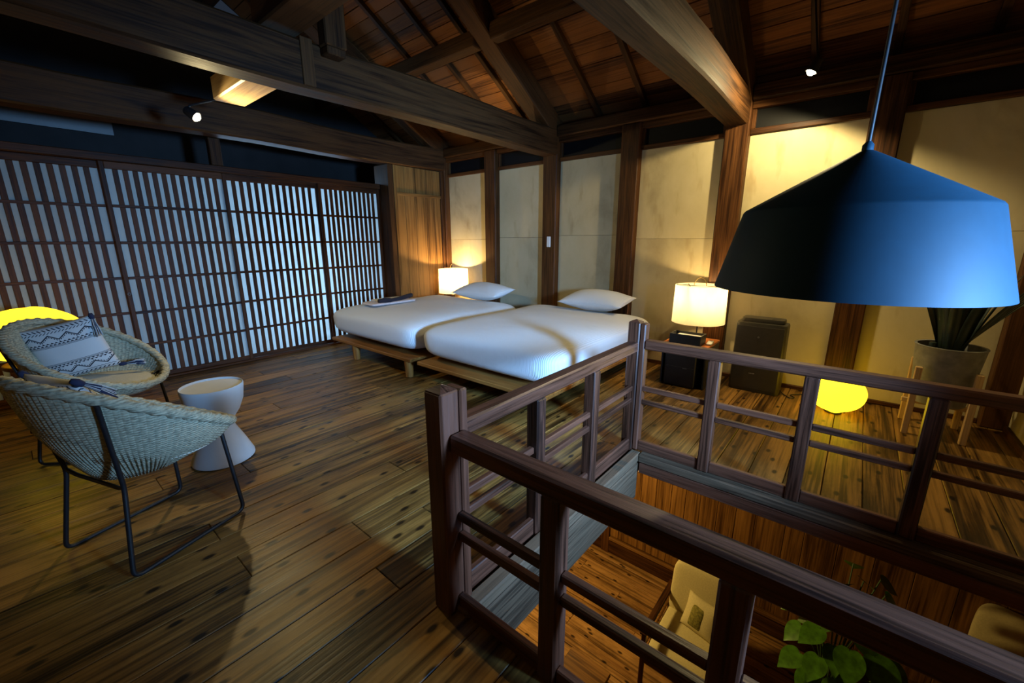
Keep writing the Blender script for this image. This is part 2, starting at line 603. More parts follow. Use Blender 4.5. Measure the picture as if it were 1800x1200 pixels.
def pillow_mesh(name, w_, d_, h_, mat, parent=None, loc=(0, 0, 0), rot=None, n=28, pinch=0.06, p=2.6):
    """cushion: two grids sewn at the edge, corners pointed; UV over its face"""
    bm = bmesh.new()
    uvl = bm.loops.layers.uv.new('UVMap')
    grid = {}
    for side in (1, -1):
        for j in range(n + 1):
            for i in range(n + 1):
                x, y = -1 + 2 * i / n, -1 + 2 * j / n
                edge = i in (0, n) or j in (0, n)
                if edge and side == -1:
                    grid[(-1, i, j)] = grid[(1, i, j)]
                    continue
                z = ((1 - abs(x) ** p) * (1 - abs(y) ** p)) ** 0.62
                px = x * (1 - pinch * (1 - y * y))
                py = y * (1 - pinch * (1 - x * x))
                wr = 0.03 * math.sin(9 * x + 5 * y) * z * (abs(x) + abs(y)) * 0.5
                grid[(side, i, j)] = bm.verts.new((px * w_ / 2, py * d_ / 2, side * (z + wr) * h_ / 2))
    for side in (1, -1):
        for j in range(n):
            for i in range(n):
                q = [(i, j), (i + 1, j), (i + 1, j + 1), (i, j + 1)]
                f = bm.faces.new([grid[(side,) + k] for k in (q if side == 1 else q[::-1])])
                for lp, k in zip(f.loops, q if side == 1 else q[::-1]):
                    lp[uvl].uv = (k[0] / n, k[1] / n)
    return finish(bm, name, mat, parent, loc, rot, smooth=True)


# ================================================================== THE ROOM
YW = 4.167       # face of the plaster wall
XS = -4.88       # face of the paper screens

# ------------------------------------------------------------------ floor: slab with planks, opening over the stairs
OX0, OX1, OY0, OY1 = -0.90, 0.90, 0.80, 2.20


def slab_bm(rects, z0, z1):
    bm = bmesh.new()
    for x0, x1, y0, y1 in rects:
        r = bmesh.ops.create_cube(bm, size=1.0)
        bmesh.ops.scale(bm, vec=(x1 - x0, y1 - y0, z1 - z0), verts=r['verts'])
        bmesh.ops.translate(bm, vec=((x0 + x1) / 2, (y0 + y1) / 2, (z0 + z1) / 2), verts=r['verts'])
    return bm


floor = struct(finish(slab_bm([(-4.95, OX0, -1.5, 4.2), (OX0, 0.95, -1.5, OY0), (OX0, 0.95, OY1, 4.2)], -0.10, -0.028), 'floor', 'dark'))
x = -4.94
k = 0
PLW = 0.1635
edges = []
xx = OX0 + 0.10 + PLW * -26
while xx < 0.94:
    edges.append(xx)
    xx += PLW
rng = random.Random(3)
for xa in edges:
    xb = xa + PLW - 0.003
    if xb < -4.92:
        continue
    xa_, xb_ = max(xa, -4.94), min(xb, 0.93)
    if xb_ - xa_ < 0.02:
        continue
    if xa_ > OX0 - 0.14:
        spans = [(-1.5, OY0), (OY1, 4.166)]
    else:
        spans = [(-1.5, 4.166)]
    for y0, y1 in spans:
        cuts = [y0]
        yy = y0 + rng.uniform(1.0, 3.8)
        while yy < y1 - 0.5:
            cuts.append(yy)
            yy += rng.uniform(2.6, 3.8)
        cuts.append(y1)
        for a_, b_ in zip(cuts[:-1], cuts[1:]):
            dz = rng.uniform(-0.0015, 0.0)
            if xa_ > OX0 - 0.14 and xa_ < OX0:
                xa2 = xa_
            box('floor_plank', xa_, xb_, a_ + 0.001, b_ - 0.001, -0.028 + dz, 0.0 + dz, 'floor', floor, 0.0025)

# sills round the opening and the floor beams under them
t1 = struct(box('trim_1', OX0 - 0.005, -0.845, OY0 - 0.02, OY1 + 0.02, -0.03, 0.020, 'greyY', None, 0.006))
t2 = struct(box('trim_2', -0.845, 0.92, OY1 - 0.02, OY1 + 0.085, -0.03, 0.022, 'greyX', None, 0.006))
t3 = struct(box('trim_3', -0.86, -0.845 + 0.003, OY0 + 0.03, OY1 - 0.02, -0.262, -0.031, 'greyY', None, 0.004))
t4 = struct(box('trim_4', -0.84, 0.92, OY1 - 0.015, OY1 + 0.085, -0.10, -0.031, 'railX', None, 0.004))
t5 = struct(box('trim_5', OX0 + 0.0, 0.92, OY0 - 0.06, OY0 + 0.025, -0.262, -0.031, 'railX', None, 0.004))

# ------------------------------------------------------------------ plaster wall with posts
wall_back = struct(box('wall_back', -6.0, 1.2, YW + 0.05, YW + 0.15, -0.1, 2.36, 'dark', None, 0.0))
PX = [-4.71, -3.77, -2.85, -1.907, -0.967, -0.017, 0.88]
HW = 0.0925
for i, px in enumerate(PX):
    box('post', px - HW, px + HW, YW - 0.085, YW + 0.10, 0.0, 2.345, 'postZ', wall_back, 0.008)
for i in range(6):
    xa, xb = PX[i] + HW, PX[i + 1] - HW
    zs = 1.285 + 0.02 * ((i * 7) % 3 - 1)
    box('plaster_panel', xa, xb, YW, YW + 0.05, 0.03, zs - 0.0012, 'plaster', wall_back, 0.0015)
    box('plaster_panel', xa, xb, YW, YW + 0.05, zs + 0.0012, 2.105, 'plaster', wall_back, 0.0015)
    box('panel_rail', xa, xb, YW - 0.03, YW + 0.045, 2.105, 2.145, 'postX', wall_back, 0.004)
    box('base_rail', xa, xb, YW - 0.022, YW + 0.045, 0.0, 0.032, 'postX', wall_back, 0.003)
    box('head_rail', xa, xb, YW - 0.05, YW + 0.045, 2.295, 2.345, 'postX', wall_back, 0.004)
    # clerestory opening: dark glass with thin jambs
    box('clerestory_pane', xa + 0.028, xb - 0.028, YW + 0.012, YW + 0.02, 2.146, 2.294, 'glassdark', wall_back, 0.0)
    for xj in (xa + 0.014, xb - 0.014):
        box('clerestory_jamb', xj - 0.014, xj + 0.014, YW - 0.02, YW + 0.04, 2.146, 2.294, 'postZ', wall_back, 0.003)
    if i < 5:
        box('clerestory_mullion', (xa + xb) / 2 - 0.012, (xa + xb) / 2 + 0.012, YW + 0.021, YW + 0.045, 2.146, 2.294, 'postZ', wall_back, 0.002)

# ------------------------------------------------------------------ left side: board wall, lintel, sill, sliding screens
wall_left = struct(box('wall_left', -4.95, -4.86, -1.5, -0.32, 0.0, 2.44, 'plaster', None, 0.0))
box('lintel', -4.97, -4.845, -0.32, 3.30, 1.885, 1.946, 'latY', wall_left, 0.005)
box('threshold', -4.97, -4.85, -0.32, 3.30, 0.0, 0.020, 'latY', wall_left, 0.004)
box('transom_strut', -4.93, -4.85, 1.40, 1.495, 1.946, 2.19, 'beamZ', wall_left, 0.005)
box('end_post', -4.95, -4.655, 3.195, 3.275, 0.0, 2.17, 'beamZ', wall_left, 0.006)
yb = [3.277, 3.44, 3.60, 3.775, 3.93, 4.074]
for a_, b_ in zip(yb[:-1], yb[1:]):
    box('wall_board', -4.69, -4.668, a_ + 0.001, b_ - 0.001, 0.0, 2.17, 'boardZ', wall_left, 0.003)
box('board_batten', -4.675, -4.652, 3.31, 4.07, 1.815, 1.853, 'boardY', wall_left, 0.004)
box('board_stile', -4.672, -4.648, 3.272, 3.315, 0.0, 2.17, 'boardZ', wall_left, 0.004)
box('board_stile', -4.672, -4.645, 4.03, 4.078, 0.0, 2.17, 'postZ', wall_left, 0.004)

SP = [(-0.295, 0.645), (0.625, 1.515), (1.485, 2.435), (2.405, 3.350 - 0.155 + 0.02)]
SP = [(-0.295, 0.640), (0.612, 1.505), (1.475, 2.425), (2.405, 3.194)]
for i, (y0, y1) in enumerate(SP):
    xf = -4.868 if i % 2 == 1 else -4.902
    if i == 0:
        xf = -4.902
    if i == 1:
        xf = -4.868
    if i == 2:
        xf = -4.868 - 0.034
    if i == 3:
        xf = -4.868
    d = struct(empty('door_%d' % (i + 1), (xf, (y0 + y1) / 2, 0.02)))
    th = 0.030
    st = 0.032
    zt, zb = 1.884, 0.022
    for ys in (y0, y1 - st):
        box('stile', xf - th, xf, ys, ys + st, zb, zt, 'latZ', d, 0.003)
    box('top_rail', xf - th + 0.002, xf - 0.002, y0 + st, y1 - st, 1.828, zt, 'latY', d, 0.003)
    box('bottom_rail', xf - th + 0.002, xf - 0.002, y0 + st, y1 - st, zb, 0.062, 'latY', d, 0.003)
    ya, yz = y0 + st, y1 - st
    ng = 13 if i < 3 else 12
    pitch = (yz - ya) / ng
    for k in range(1, ng):
        yc = ya + pitch * k
        box('slat', xf - 0.0205, xf - 0.009, yc - 0.0175, yc + 0.0175, 0.062, 1.828, 'latZ', d, 0.002)
    for zc in (1.535, 1.235, 0.935, 0.630, 0.335):
        box('crossbar', xf - 0.022, xf - 0.006, ya, yz, zc - 0.0115, zc + 0.0115, 'latY', d, 0.002)
    box('paper', xf - 0.0245, xf - 0.0235, ya, yz, 0.05, 1.84, 'paper', d, 0.0)
    if i == 1:
        bm = bmesh.new()
        tube_bm(bm, [(0, 0.010 * math.cos(2 * PI * q / 16), 0.010 * math.sin(2 * PI * q / 16)) for q in range(17)], 0.002, 6)
        finish(bm, 'door_pull', 'greylight', d, Vector((xf + 0.002, y0 + 0.015, 0.80)) - d.location, smooth=True)

# veranda outside the screens (holds the daylight)
wall_outer = struct(box('wall_outer', -5.95, -5.9, -1.6, 4.3, -0.1, 3.2, 'dark', None, 0.0))
struct(box('ceiling_light_stop', -5.9, -4.965, -1.6, 4.2, 1.90, 1.944, 'dark', None, 0.0))  # unseen board, added to stop the daylight leaking through the transom
struct(box('floor_veranda', -5.9, -4.955, -1.6, 4.2, -0.1, 0.0, 'boardY', None, 0.0))
struct(box('wall_veranda', -5.9, -4.96, -1.62, -1.58, 0.0, 1.90, 'dark', None, 0.0))
# pale plaster strip of the attic seen through the transom
struct(box('trim_6', -5.895, -5.86, -0.1, 0.9, 2.26, 2.50, 'greylight', None, 0.0))

# ------------------------------------------------------------------ right wall with assumed unseen window, wall behind the photographer
wall_right = struct(finish(slab_bm([], 0, 1), 'wall_right', 'plaster'))
bm = bmesh.new()
WY0, WY1, WZ0, WZ1 = 0.50, 1.62, 0.72, 1.62
for (y0, y1, z0, z1) in ((-1.5, WY0, -2.5, 3.6), (WY1, YW + 0.05, -2.5, 3.6), (WY0, WY1, -2.5, WZ0), (WY0, WY1, WZ1, 3.6)):
    if z0 < 0:
        z0 = 0.0 if True else 0.0
    r = bmesh.ops.create_cube(bm, size=1.0)
    bmesh.ops.scale(bm, vec=(0.1, y1 - y0, z1 - z0), verts=r['verts'])
    bmesh.ops.translate(bm, vec=(0.97, (y0 + y1) / 2, (z0 + z1) / 2), verts=r['verts'])
bpy.data.objects.remove(wall_right)
wall_right = struct(finish(bm, 'wall_right', 'plaster'))
win = struct(empty('assumed_window_1', (0.93, 1.06, WZ0)))
box('window_frame', 0.90, 0.95, WY0, WY0 + 0.03, WZ0, WZ1, 'postZ', win)
box('window_frame', 0.90, 0.95, WY1 - 0.03, WY1, WZ0, WZ1, 'postZ', win)
box('window_frame', 0.90, 0.95, WY0 + 0.03, WY1 - 0.03, WZ0, WZ0 + 0.03, 'postY', win)
box('window_frame', 0.90, 0.95, WY0 + 0.03, WY1 - 0.03, WZ1 - 0.03, WZ1, 'postY', win)
box('window_pane', 0.94, 0.948, WY0 + 0.03, WY1 - 0.03, WZ0 + 0.03, WZ1 - 0.03, 'pane', win, 0.0)
struct(box('baseboard_right', 0.895, 0.919, 2.30, 4.06, 0.0, 0.045, 'postY', None, 0.003))
wall_front = struct(box('wall_front', -4.95, 1.0, -1.62, -1.5, -0.1, 4.4, 'plaster', None, 0.0))

# ------------------------------------------------------------------ roof
ceiling = struct(empty('ceiling', (0, 4.2, 2.4)))
SL = 0.6
ang = math.atan(SL)
csl = math.cos(ang)
RB = 2.66        # underside of the boards at y=4.08: z = RB + SL*(4.08-y)


def zroof(y, z0=RB):
    return z0 + SL * (4.08 - y)


def sloped(name, x0, x1, y_low, y_high, zlow_under, depth, mat, parent, bevel=0.004):
    """timber running up the slope; zlow_under is the height of its underside at y=4.08"""
    ln = (y_low - y_high) / csl
    ym = (y_low + y_high) / 2
    zm = zlow_under + SL * (4.08 - ym)
    c = Vector(((x0 + x1) / 2, ym, zm)) + Vector((0, math.sin(ang), math.cos(ang))) * (depth / 2)
    key = ('s', round(x1 - x0, 4), round(ln, 3), round(depth, 4), mat)
    me = BOXCACHE.get(key)
    if me is None:
        bm = bmesh.new()
        bmesh.ops.create_cube(bm, size=1.0)
        bmesh.ops.scale(bm, vec=(x1 - x0, ln, depth), verts=bm.verts)
        bmesh.ops.bevel(bm, geom=bm.edges[:], offset=min(bevel, 0.3 * depth), segments=1, affect='EDGES')
        me = bpy.data.meshes.new(name)
        bm.to_mesh(me)
        bm.free()
        me.materials.append(MATS[mat])
        BOXCACHE[key] = me
    o = bpy.data.objects.new(name, me)
    o.location = c - ppos(parent)
    o.rotation_euler = (-ang, 0, 0)
    return link(o, parent)


# boards across the rafters
bays = [-5.95, -4.71, -2.85, -0.967, 1.0]
rows = 24
bw = 0.118
rng = random.Random(11)
for j in range(rows):
    yl = 4.50 - j * bw * csl
    yh = yl - bw * csl
    for a_, b_ in zip(bays[:-1], bays[1:]):
        sloped('roof_board', a_ + 0.002, b_ - 0.002, yl - 0.0015, yh + 0.0015, RB + rng.uniform(-0.003, 0.003), 0.014, 'roof', ceiling, 0.003)
# the rest of the roof skin: upper part, ridge and the other slope
YR = 0.6
for (ya, yb2, flip) in ((4.75, YR - 0.02, False),):
    sloped('roof_deck', -6.0, 1.1, ya, yb2, RB + 0.024, 0.03, 'dark', ceiling)
o = sloped('roof_deck', -6.0, 1.1, YR + 0.0, YR - 3.9, RB + 0.024, 0.03, 'dark', ceiling)
o.rotation_euler = (ang, 0, 0)
o.location = Vector((-2.45, YR - 1.95, zroof(YR) + 0.03 - SL * 1.95)) - ppos(ceiling)
# common rafters
for xr in (-5.48, -5.05, -4.12, -3.67, -3.25, -2.34, -1.845, -1.40, -0.50, -0.03, 0.44):
    sloped('rafter', xr - 0.024, xr + 0.024, 4.34, 1.7, RB - 0.052, 0.050, 'beamY', ceiling, 0.003)
# purlin
zp = 2.93
for (xa, xb) in ((-5.9, -4.80), (-4.62, -2.945), (-2.755, -1.06), (-0.875, 0.95)):
    box('purlin', xa, xb, 3.00, 3.115, zp, zp + 0.135, 'beamX', ceiling, 0.008)
    box('purlin', xa, xb, 1.78, 1.90, zp + 0.73, zp + 0.86, 'beamX', ceiling, 0.008)
# principal rafters over the tie beams
for xr in (-4.71, -2.85, -0.967):
    sloped('principal_rafter', xr - 0.09, xr + 0.09, 4.16, 1.25, 2.335, 0.215, 'beamY', ceiling, 0.01)
# wall plate
for (xa, xb) in ((-5.9, -4.81), (-4.61, -2.945), (-2.755, -1.065), (-0.875, 0.95)):
    box('wall_plate', xa, xb, YW - 0.10, YW + 0.10, 2.346, 2.46, 'beamX', ceiling, 0.008)

# tie beams (each a timber of its own)
def tie(xc, hw, z0, z1, label, y1=4.09):
    t = thing('tie_beam', label, 'beam', (xc, y1, z0), group='tie beams')
    bm = bmesh.new()
    n = 26
    rg = random.Random(int(abs(xc) * 100))
    ring = []
    for i in range(n + 1):
        y = y1 - (y1 + 1.45) * i / n
        dz = 0.012 * math.sin(i * 0.55 + xc) + rg.uniform(-0.003, 0.003)
        dx = 0.008 * math.sin(i * 0.4 + 2 * xc)
        c = 0.014
        pr = [(-hw + c, 0), (hw - c, 0), (hw, c), (hw, z1 - z0 - c), (hw - c, z1 - z0), (-hw + c, z1 - z0), (-hw, z1 - z0 - c), (-hw, c)]
        ring.append([bm.verts.new((px + dx, y - y1, pz + dz * (1 if pz > 0.1 else 0.6))) for px, pz in pr])
    for i in range(n):
        for k in range(8):
            bm.faces.new((ring[i][k], ring[i][(k + 1) % 8], ring[i + 1][(k + 1) % 8], ring[i + 1][k]))
    bm.faces.new(ring[0])
    bm.faces.new(ring[-1])
    finish(bm, 'timber', 'beamY', t)
    return t


bA = tie(-2.85, 0.09, 2.165, 2.432, 'long dark tie beam ending on the post between the two beds')
bB = tie(-0.967, 0.092, 2.185, 2.425, 'thick tie beam lit on its right side, above the right bedside lamp')
bC = tie(-4.71, 0.095, 2.175, 2.445, 'dark tie beam above the paper screens, ending over the board wall')
box('joint_block', -2.764, -2.752, 1.345, 1.42, 2.17, 2.43, 'beamZ', bA, 0.003)
# cross beam stub; its spotlit look is partly put into the pale wood
t = thing('cross_beam', 'short cross beam stub coloured pale as if spotlit, under the long tie beam, near the left spotlight', 'beam', (-3.28, 1.2, 2.2))
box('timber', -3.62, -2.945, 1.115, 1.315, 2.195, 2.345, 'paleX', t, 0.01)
t = thing('cross_beam', 'heavy cross beam lying on top of the long tie beam, upper left', 'beam', (-2.8, 1.3, 2.44))
box('timber', -2.93, -1.06, 1.16, 1.375, 2.448, 2.64, 'beamX', t, 0.01)
t = thing('king_post', 'short upright post standing on the long tie beam', 'post', (-2.74, 1.54, 2.40))
box('timber', -2.757, -2.665, 1.46, 1.60, 2.40, 3.8, 'beamZ', t, 0.008)
box('wedge', -2.755, -2.67, 1.47, 1.59, 2.355, 2.40, 'beamZ', t, 0.006)

# ------------------------------------------------------------------ ground floor seen through the opening
ZL = -2.5
floor_lower = struct(box('floor_lower', -3.2, 2.6, 0.0, 4.5, ZL - 0.12, ZL - 0.025, 'dark', None, 0.0))
y = 0.3
rng = random.Random(5)
while y < 4.12:
    cuts = [-3.1, rng.uniform(-2.2, -0.9), rng.uniform(0.4, 1.4), 2.5]
    for a_, b_ in zip(cuts[:-1], cuts[1:]):
        box('floor_plank', a_ + 0.001, b_ - 0.001, y + 0.001, min(y + 0.175, 4.12) - 0.001, ZL - 0.025, ZL + rng.uniform(-0.001, 0.0), 'lowfloor', floor_lower, 0.0025)
    y += 0.176
wall_lower = struct(box('wall_lower_back', -3.2, 2.6, 4.14, 4.24, ZL, -0.11, 'dark', None, 0.0))
x = -2.13
rng = random.Random(8)
while x < 2.5:
    wd = rng.choice((0.145, 0.165, 0.2, 0.24))
    box('wall_board', x + 0.0015, x + wd - 0.0015, 4.115, 4.139, ZL + 0.24, -0.12, 'boardZ', wall_lower, 0.003)
    x += wd
box('wall_post', -2.27, -2.135, 4.08, 4.139, ZL, -0.12, 'postZ', wall_lower, 0.006)
box('wall_post', -1.97, -1.87, 4.09, 4.139, ZL + 0.0, -0.12, 'postZ', wall_lower, 0.006)
box('skirting', -2.13, 2.5, 4.10, 4.139, ZL, ZL + 0.20, 'postX', wall_lower, 0.004)
box('ledge', -1.865, 2.5, 4.075, 4.139, ZL + 0.20, ZL + 0.235, 'boardX', wall_lower, 0.004)
struct(box('wall_lower_left', -3.25, -3.2, 0.0, 4.24, ZL, -0.12, 'boardZ', None, 0.0))
struct(box('wall_lower_right', 2.55, 2.6, 0.0, 4.24, ZL, -0.12, 'boardZ', None, 0.0))
struct(box('wall_lower_front', -3.2, 2.6, 0.0, 0.05, ZL, -0.12, 'boardZ', None, 0.0))
struct(box('ceiling_lower', 0.95, 2.6, 0.0, 4.2, -0.12, -0.03, 'boardY', None, 0.0))

# ================================================================== STAIR RAILING
rl = thing('stair_railing', 'dark weathered wooden railing around the floor opening', 'railing', (-0.94, 0.80, 0.0))


def cap_post(x0, x1, y0, y1, z0, z1, name='post'):
    bm = bmesh.new()
    r = bmesh.ops.create_cube(bm, size=1.0)
    bmesh.ops.scale(bm, vec=(x1 - x0, y1 - y0, z1 - z0), verts=bm.verts)
    bmesh.ops.bevel(bm, geom=bm.edges[:], offset=0.006, segments=1, affect='EDGES')
    o = finish(bm, name, 'railZ', rl, Vector(((x0 + x1) / 2, (y0 + y1) / 2, (z0 + z1) / 2)) - rl.location)
    return o


p_ = cap_post(-0.976, -0.898, 0.744, 0.820, 0.0, 0.805)
# worn pyramid cap
bm = bmesh.new()
v = [bm.verts.new(q) for q in ((-0.036, -0.035, 0), (0.036, -0.035, 0), (0.036, 0.035, 0), (-0.036, 0.035, 0), (0, 0, 0.016))]
for q in ((0, 1, 4), (1, 2, 4), (2, 3, 4), (3, 0, 4), (3, 2, 1, 0)):
    bm.faces.new([v[i] for i in q])
finish(bm, 'post_cap', 'railX', rl, Vector((-0.937, 0.782, 0.805)) - rl.location)
cap_post(-0.966, -0.893, 0.821, 0.853, 0.0, 0.803)
cap_post(-0.975, -0.905, 2.212, 2.278, 0.0, 0.80)
bm = bmesh.new()
v = [bm.verts.new(q) for q in ((-0.032, -0.030, 0), (0.032, -0.030, 0), (0.032, 0.030, 0), (-0.032, 0.030, 0), (0, 0, 0.014))]
for q in ((0, 1, 4), (1, 2, 4), (2, 3, 4), (3, 0, 4), (3, 2, 1, 0)):
    bm.faces.new([v[i] for i in q])
finish(bm, 'post_cap', 'railX', rl, Vector((-0.94, 2.245, 0.80)) - rl.location)
cap_post(-0.904, -0.872, 2.216, 2.276, 0.022, 0.795)
# front run (towards the camera)
box('top_rail', -0.897, 0.915, 0.772, 0.838, 0.606, 0.667, 'railX', rl, 0.007)
FP = [(-0.555, -0.495), (-0.122, -0.062), (0.31, 0.37)]
for a_, b_ in FP:
    cap_post(a_, b_, 0.776, 0.836, 0.0, 0.606)
gaps = [(-0.897, -0.555), (-0.495, -0.122), (-0.062, 0.31), (0.37, 0.915)]
for a_, b_ in gaps:
    box('lower_bar', a_, b_, 0.796, 0.822, 0.350, 0.380, 'railX', rl, 0.004)
    box('lower_bar', a_, b_, 0.796, 0.822, 0.275, 0.305, 'railX', rl, 0.004)
    box('kick_board', a_, b_, 0.786, 0.812, 0.0, 0.062, 'railX', rl, 0.004)
# left run
box('top_rail', -0.968, -0.906, 0.853, 2.212, 0.630, 0.688, 'railY', rl, 0.007)
LP = [(1.25, 1.31), (1.715, 1.775)]
for a_, b_ in LP:
    cap_post(-0.966, -0.906, a_, b_, 0.0, 0.630)
for a_, b_ in ((0.853, 1.25), (1.31, 1.715), (1.775, 2.212)):
    box('lower_bar', -0.948, -0.922, a_, b_, 0.392, 0.422, 'railY', rl, 0.004)
    box('lower_bar', -0.948, -0.922, a_, b_, 0.318, 0.346, 'railY', rl, 0.004)
    box('kick_board', -0.945, -0.92, a_, b_, 0.0, 0.085, 'railY', rl, 0.004)
# back run
box('top_rail', -0.872, 0.915, 2.214, 2.274, 0.650, 0.703, 'railX', rl, 0.007)
BP = [(-0.530, -0.472), (-0.120, -0.062), (0.286, 0.345)]
for a_, b_ in BP:
    cap_post(a_, b_, 2.215, 2.273, 0.022, 0.650)
for a_, b_ in ((-0.872, -0.530), (-0.472, -0.120), (-0.062, 0.286), (0.345, 0.915)):
    box('lower_bar', a_, b_, 2.232, 2.258, 0.395, 0.425, 'railX', rl, 0.004)
    box('lower_bar', a_, b_, 2.232, 2.258, 0.315, 0.343, 'railX', rl, 0.004)
    box('kick_board', a_, b_, 2.225, 2.252, 0.022, 0.085, 'railX', rl, 0.004)

# ================================================================== BEDS
def bed(x0, x1, mx0, mx1, head, label, legs):
    cx = (x0 + x1) / 2
    b_ = thing('platform_bed', label, 'bed', (cx, 3.17, 0), group='twin beds')
    box('platform', x0, x1, 2.20, head, 0.155, 0.19, 'platX', b_, 0.006)
    box('under_frame', x0 + 0.12, x1 - 0.12, 2.42, head - 0.12, 0.10, 0.154, 'platY', b_, 0.004)
    for lx, ly in legs:
        lathe('leg', [(0.032, 0.0), (0.036, 0.002), (0.042, 0.152), (0.042, 0.155)], 'platZ', b_, (lx - cx, ly - 3.17, 0), 20)
    mc = (mx0 + mx1) / 2

    def dfm(P):
        # fuller at the bottom third, thin tucked edge on the platform
        t = (P.z + 0.182) / 0.364
        k = 1.0 - 0.035 * (1 - t) - 0.05 * max(0, t - 0.75)
        w2 = 0.006 * math.sin(P.y * 7) * math.sin(P.x * 5 + 1)
        return Vector((P.x * k, P.y * k, P.z + (w2 if t > 0.6 else 0)))
    superbox('mattress', (mx1 - mx0) / 2, (head - 2.20) / 2, 0.182, 'linen', b_, (mc - cx, (head + 2.205) / 2 - 3.17, 0.371), 0.55, 0.2, 128, 48, deform=dfm)
    return b_


bed(-4.50, -3.05, -4.60, -3.03, 3.865, 'white bed on low wooden platform, the one nearer the paper screens', [(-4.06, 2.24), (-3.13, 2.24), (-4.06, 3.75), (-3.13, 3.75)])
bed(-2.955, -1.55, -2.99, -1.49, 4.075, 'white bed on low wooden platform, the one beside the stair railing', [(-2.7, 2.55), (-1.8, 2.55), (-2.7, 3.9), (-1.8, 3.9)])


def head_pillow(x, y, z, w_, label):
    o = pillow_mesh('pillow', w_, 0.40, 0.21, 'linen', None, (x, y, z), (math.radians(8), 0, 0), 32, 0.06, 2.2)
    return tag(o, label, 'pillow', 'bed pillows')


head_pillow(-3.57, 3.72, 0.640, 0.74, 'white pillow at the head of the bed nearer the paper screens')
head_pillow(-2.07, 3.86, 0.648, 0.72, 'white pillow at the head of the bed beside the railing')

# folded robe with dark sash on the far bed
rb = thing('folded_robe', 'folded pale robe with a dark sash lying on the far bed', 'robe', (-4.10, 2.72, 0.556))
superbox('cloth', 0.14, 0.29, 0.016, 'robe', rb, (0, 0, 0.016), 0.5, 0.25, 40, 12)
superbox('cloth_fold', 0.085, 0.20, 0.012, 'linen', rb, (-0.03, 0.02, 0.040), 0.5, 0.3, 32, 10)
bm = bmesh.new()
pts = [(0.10, -0.20, 0.048), (0.105, -0.14, 0.05), (0.10, -0.04, 0.042), (0.085, 0.08, 0.046), (0.05, 0.20, 0.060), (0.02, 0.30, 0.062)]
tube_bm(bm, smooth_path(pts, 0.1, 4), [0.026] * 3 + [0.032] * 5 + [0.024] * 30, 10)
finish(bm, 'sash', 'sash', rb, smooth=True)

# ================================================================== BEDSIDE LAMPS AND STANDS
def nightstand(xc, yc, label, hd=0.20):
    t = thing('nightstand', label, 'nightstand', (xc, yc, 0), group='nightstands')
    box('top', xc - 0.19, xc + 0.19, yc - hd, yc + hd, 0.355, 0.375, 'orange', t, 0.004)
    for s in (-1, 1):
        box('side_panel', xc + s * 0.18 - 0.008, xc + s * 0.18 + 0.008, yc - hd + 0.01, yc + hd - 0.01, 0.0, 0.355, 'blackbox', t, 0.003)
    box('back_panel', xc - 0.17, xc + 0.17, yc + hd - 0.025, yc + hd - 0.01, 0.02, 0.355, 'blackbox', t, 0.003)
    return t


def table_lamp(xc, yc, z, r, label, power):
    t = thing('table_lamp', label, 'lamp', (xc, yc, z), group='table lamps')
    lathe('base', [(0.0, 0.0), (0.042, 0.0), (0.046, 0.006), (0.042, 0.014), (0.012, 0.02), (0.0, 0.021)], 'black', t, n=32, caps=False)
    tube('pole', [(0, 0, 0.02), (0, 0, 0.36)], 0.006, 'black', t)
    lathe('shade', [(r * 1.03, 0.168), (r * 1.025, 0.20), (r, 0.495)], 'shade', t, n=64, caps=False)
    for q in range(3):
        an = q * 2 * PI / 3 + 0.3
        tube('shade_spoke', [(0, 0, 0.355), (r * 0.985 * math.cos(an), r * 0.985 * math.sin(an), 0.486)], 0.003, 'black', t, 6)
    # carrying loop
    lp = [(0.052 * math.cos(a2) - 0.01, 0.0, 0.486 + 0.075 * math.sin(a2)) for a2 in [PI * i / 14 for i in range(15)]]
    tube('handle', lp, 0.0035, 'brass', t, 6)
    tube('handle_bar', [(-r * 0.99, 0, 0.487), (r * 0.99, 0, 0.487)], 0.003, 'black', t, 6)
    lathe('bulb', [(0.002, 0.36), (0.018, 0.365), (0.02, 0.375), (0.012, 0.384), (0.002, 0.385)], 'white', t, n=16)
    light('table_lamp_light', 'POINT', (xc, yc, z + 0.41), power, (1.0, 0.70, 0.30), 0.022)
    return t


nightstand(-4.32, 4.01, 'small bedside stand behind the head of the far bed, under the left lamp', 0.13)
table_lamp(-4.335, 3.93, 0.376, 0.20, 'glowing paper table lamp in the corner behind the far bed', 36)
nightstand(-1.07, 3.80, 'dark bedside stand with orange wood top, right of the near bed')
table_lamp(-1.045, 3.84, 0.376, 0.212, 'glowing paper table lamp on the stand with orange top', 15)
# tray box on the stand
tb = thing('tissue_box', 'black leather tray box with papers on the bedside stand', 'box', (-1.072, 3.69, 0.376))
bm = bmesh.new()
for (x0, x1, y0, y1, z0, z1) in ((-0.13, 0.13, -0.08, -0.072, 0, 0.085), (-0.13, 0.13, 0.072, 0.08, 0, 0.085), (-0.13, -0.122, -0.072, 0.072, 0, 0.085), (0.122, 0.13, -0.072, 0.072, 0, 0.085), (-0.13, 0.13, -0.08, 0.08, 0, 0.006)):
    r = bmesh.ops.create_cube(bm, size=1.0)
    bmesh.ops.scale(bm, vec=(x1 - x0, y1 - y0, z1 - z0), verts=r['verts'])
    bmesh.ops.translate(bm, vec=((x0 + x1) / 2, (y0 + y1) / 2, (z0 + z1) / 2), verts=r['verts'])
finish(bm, 'tray', 'blackbox', tb)
for k, (dx, dz, a2) in enumerate(((-0.01, 0.055, 0.05), (0.008, 0.064, -0.04))):
    o = box('paper_sheet', -0.10, 0.10, -0.058, 0.058, dz, dz + 0.006, 'white', tb, 0.001, wld=False)
    o.location = (dx, 0, dz)
    o.rotation_euler = (0, 0, a2)
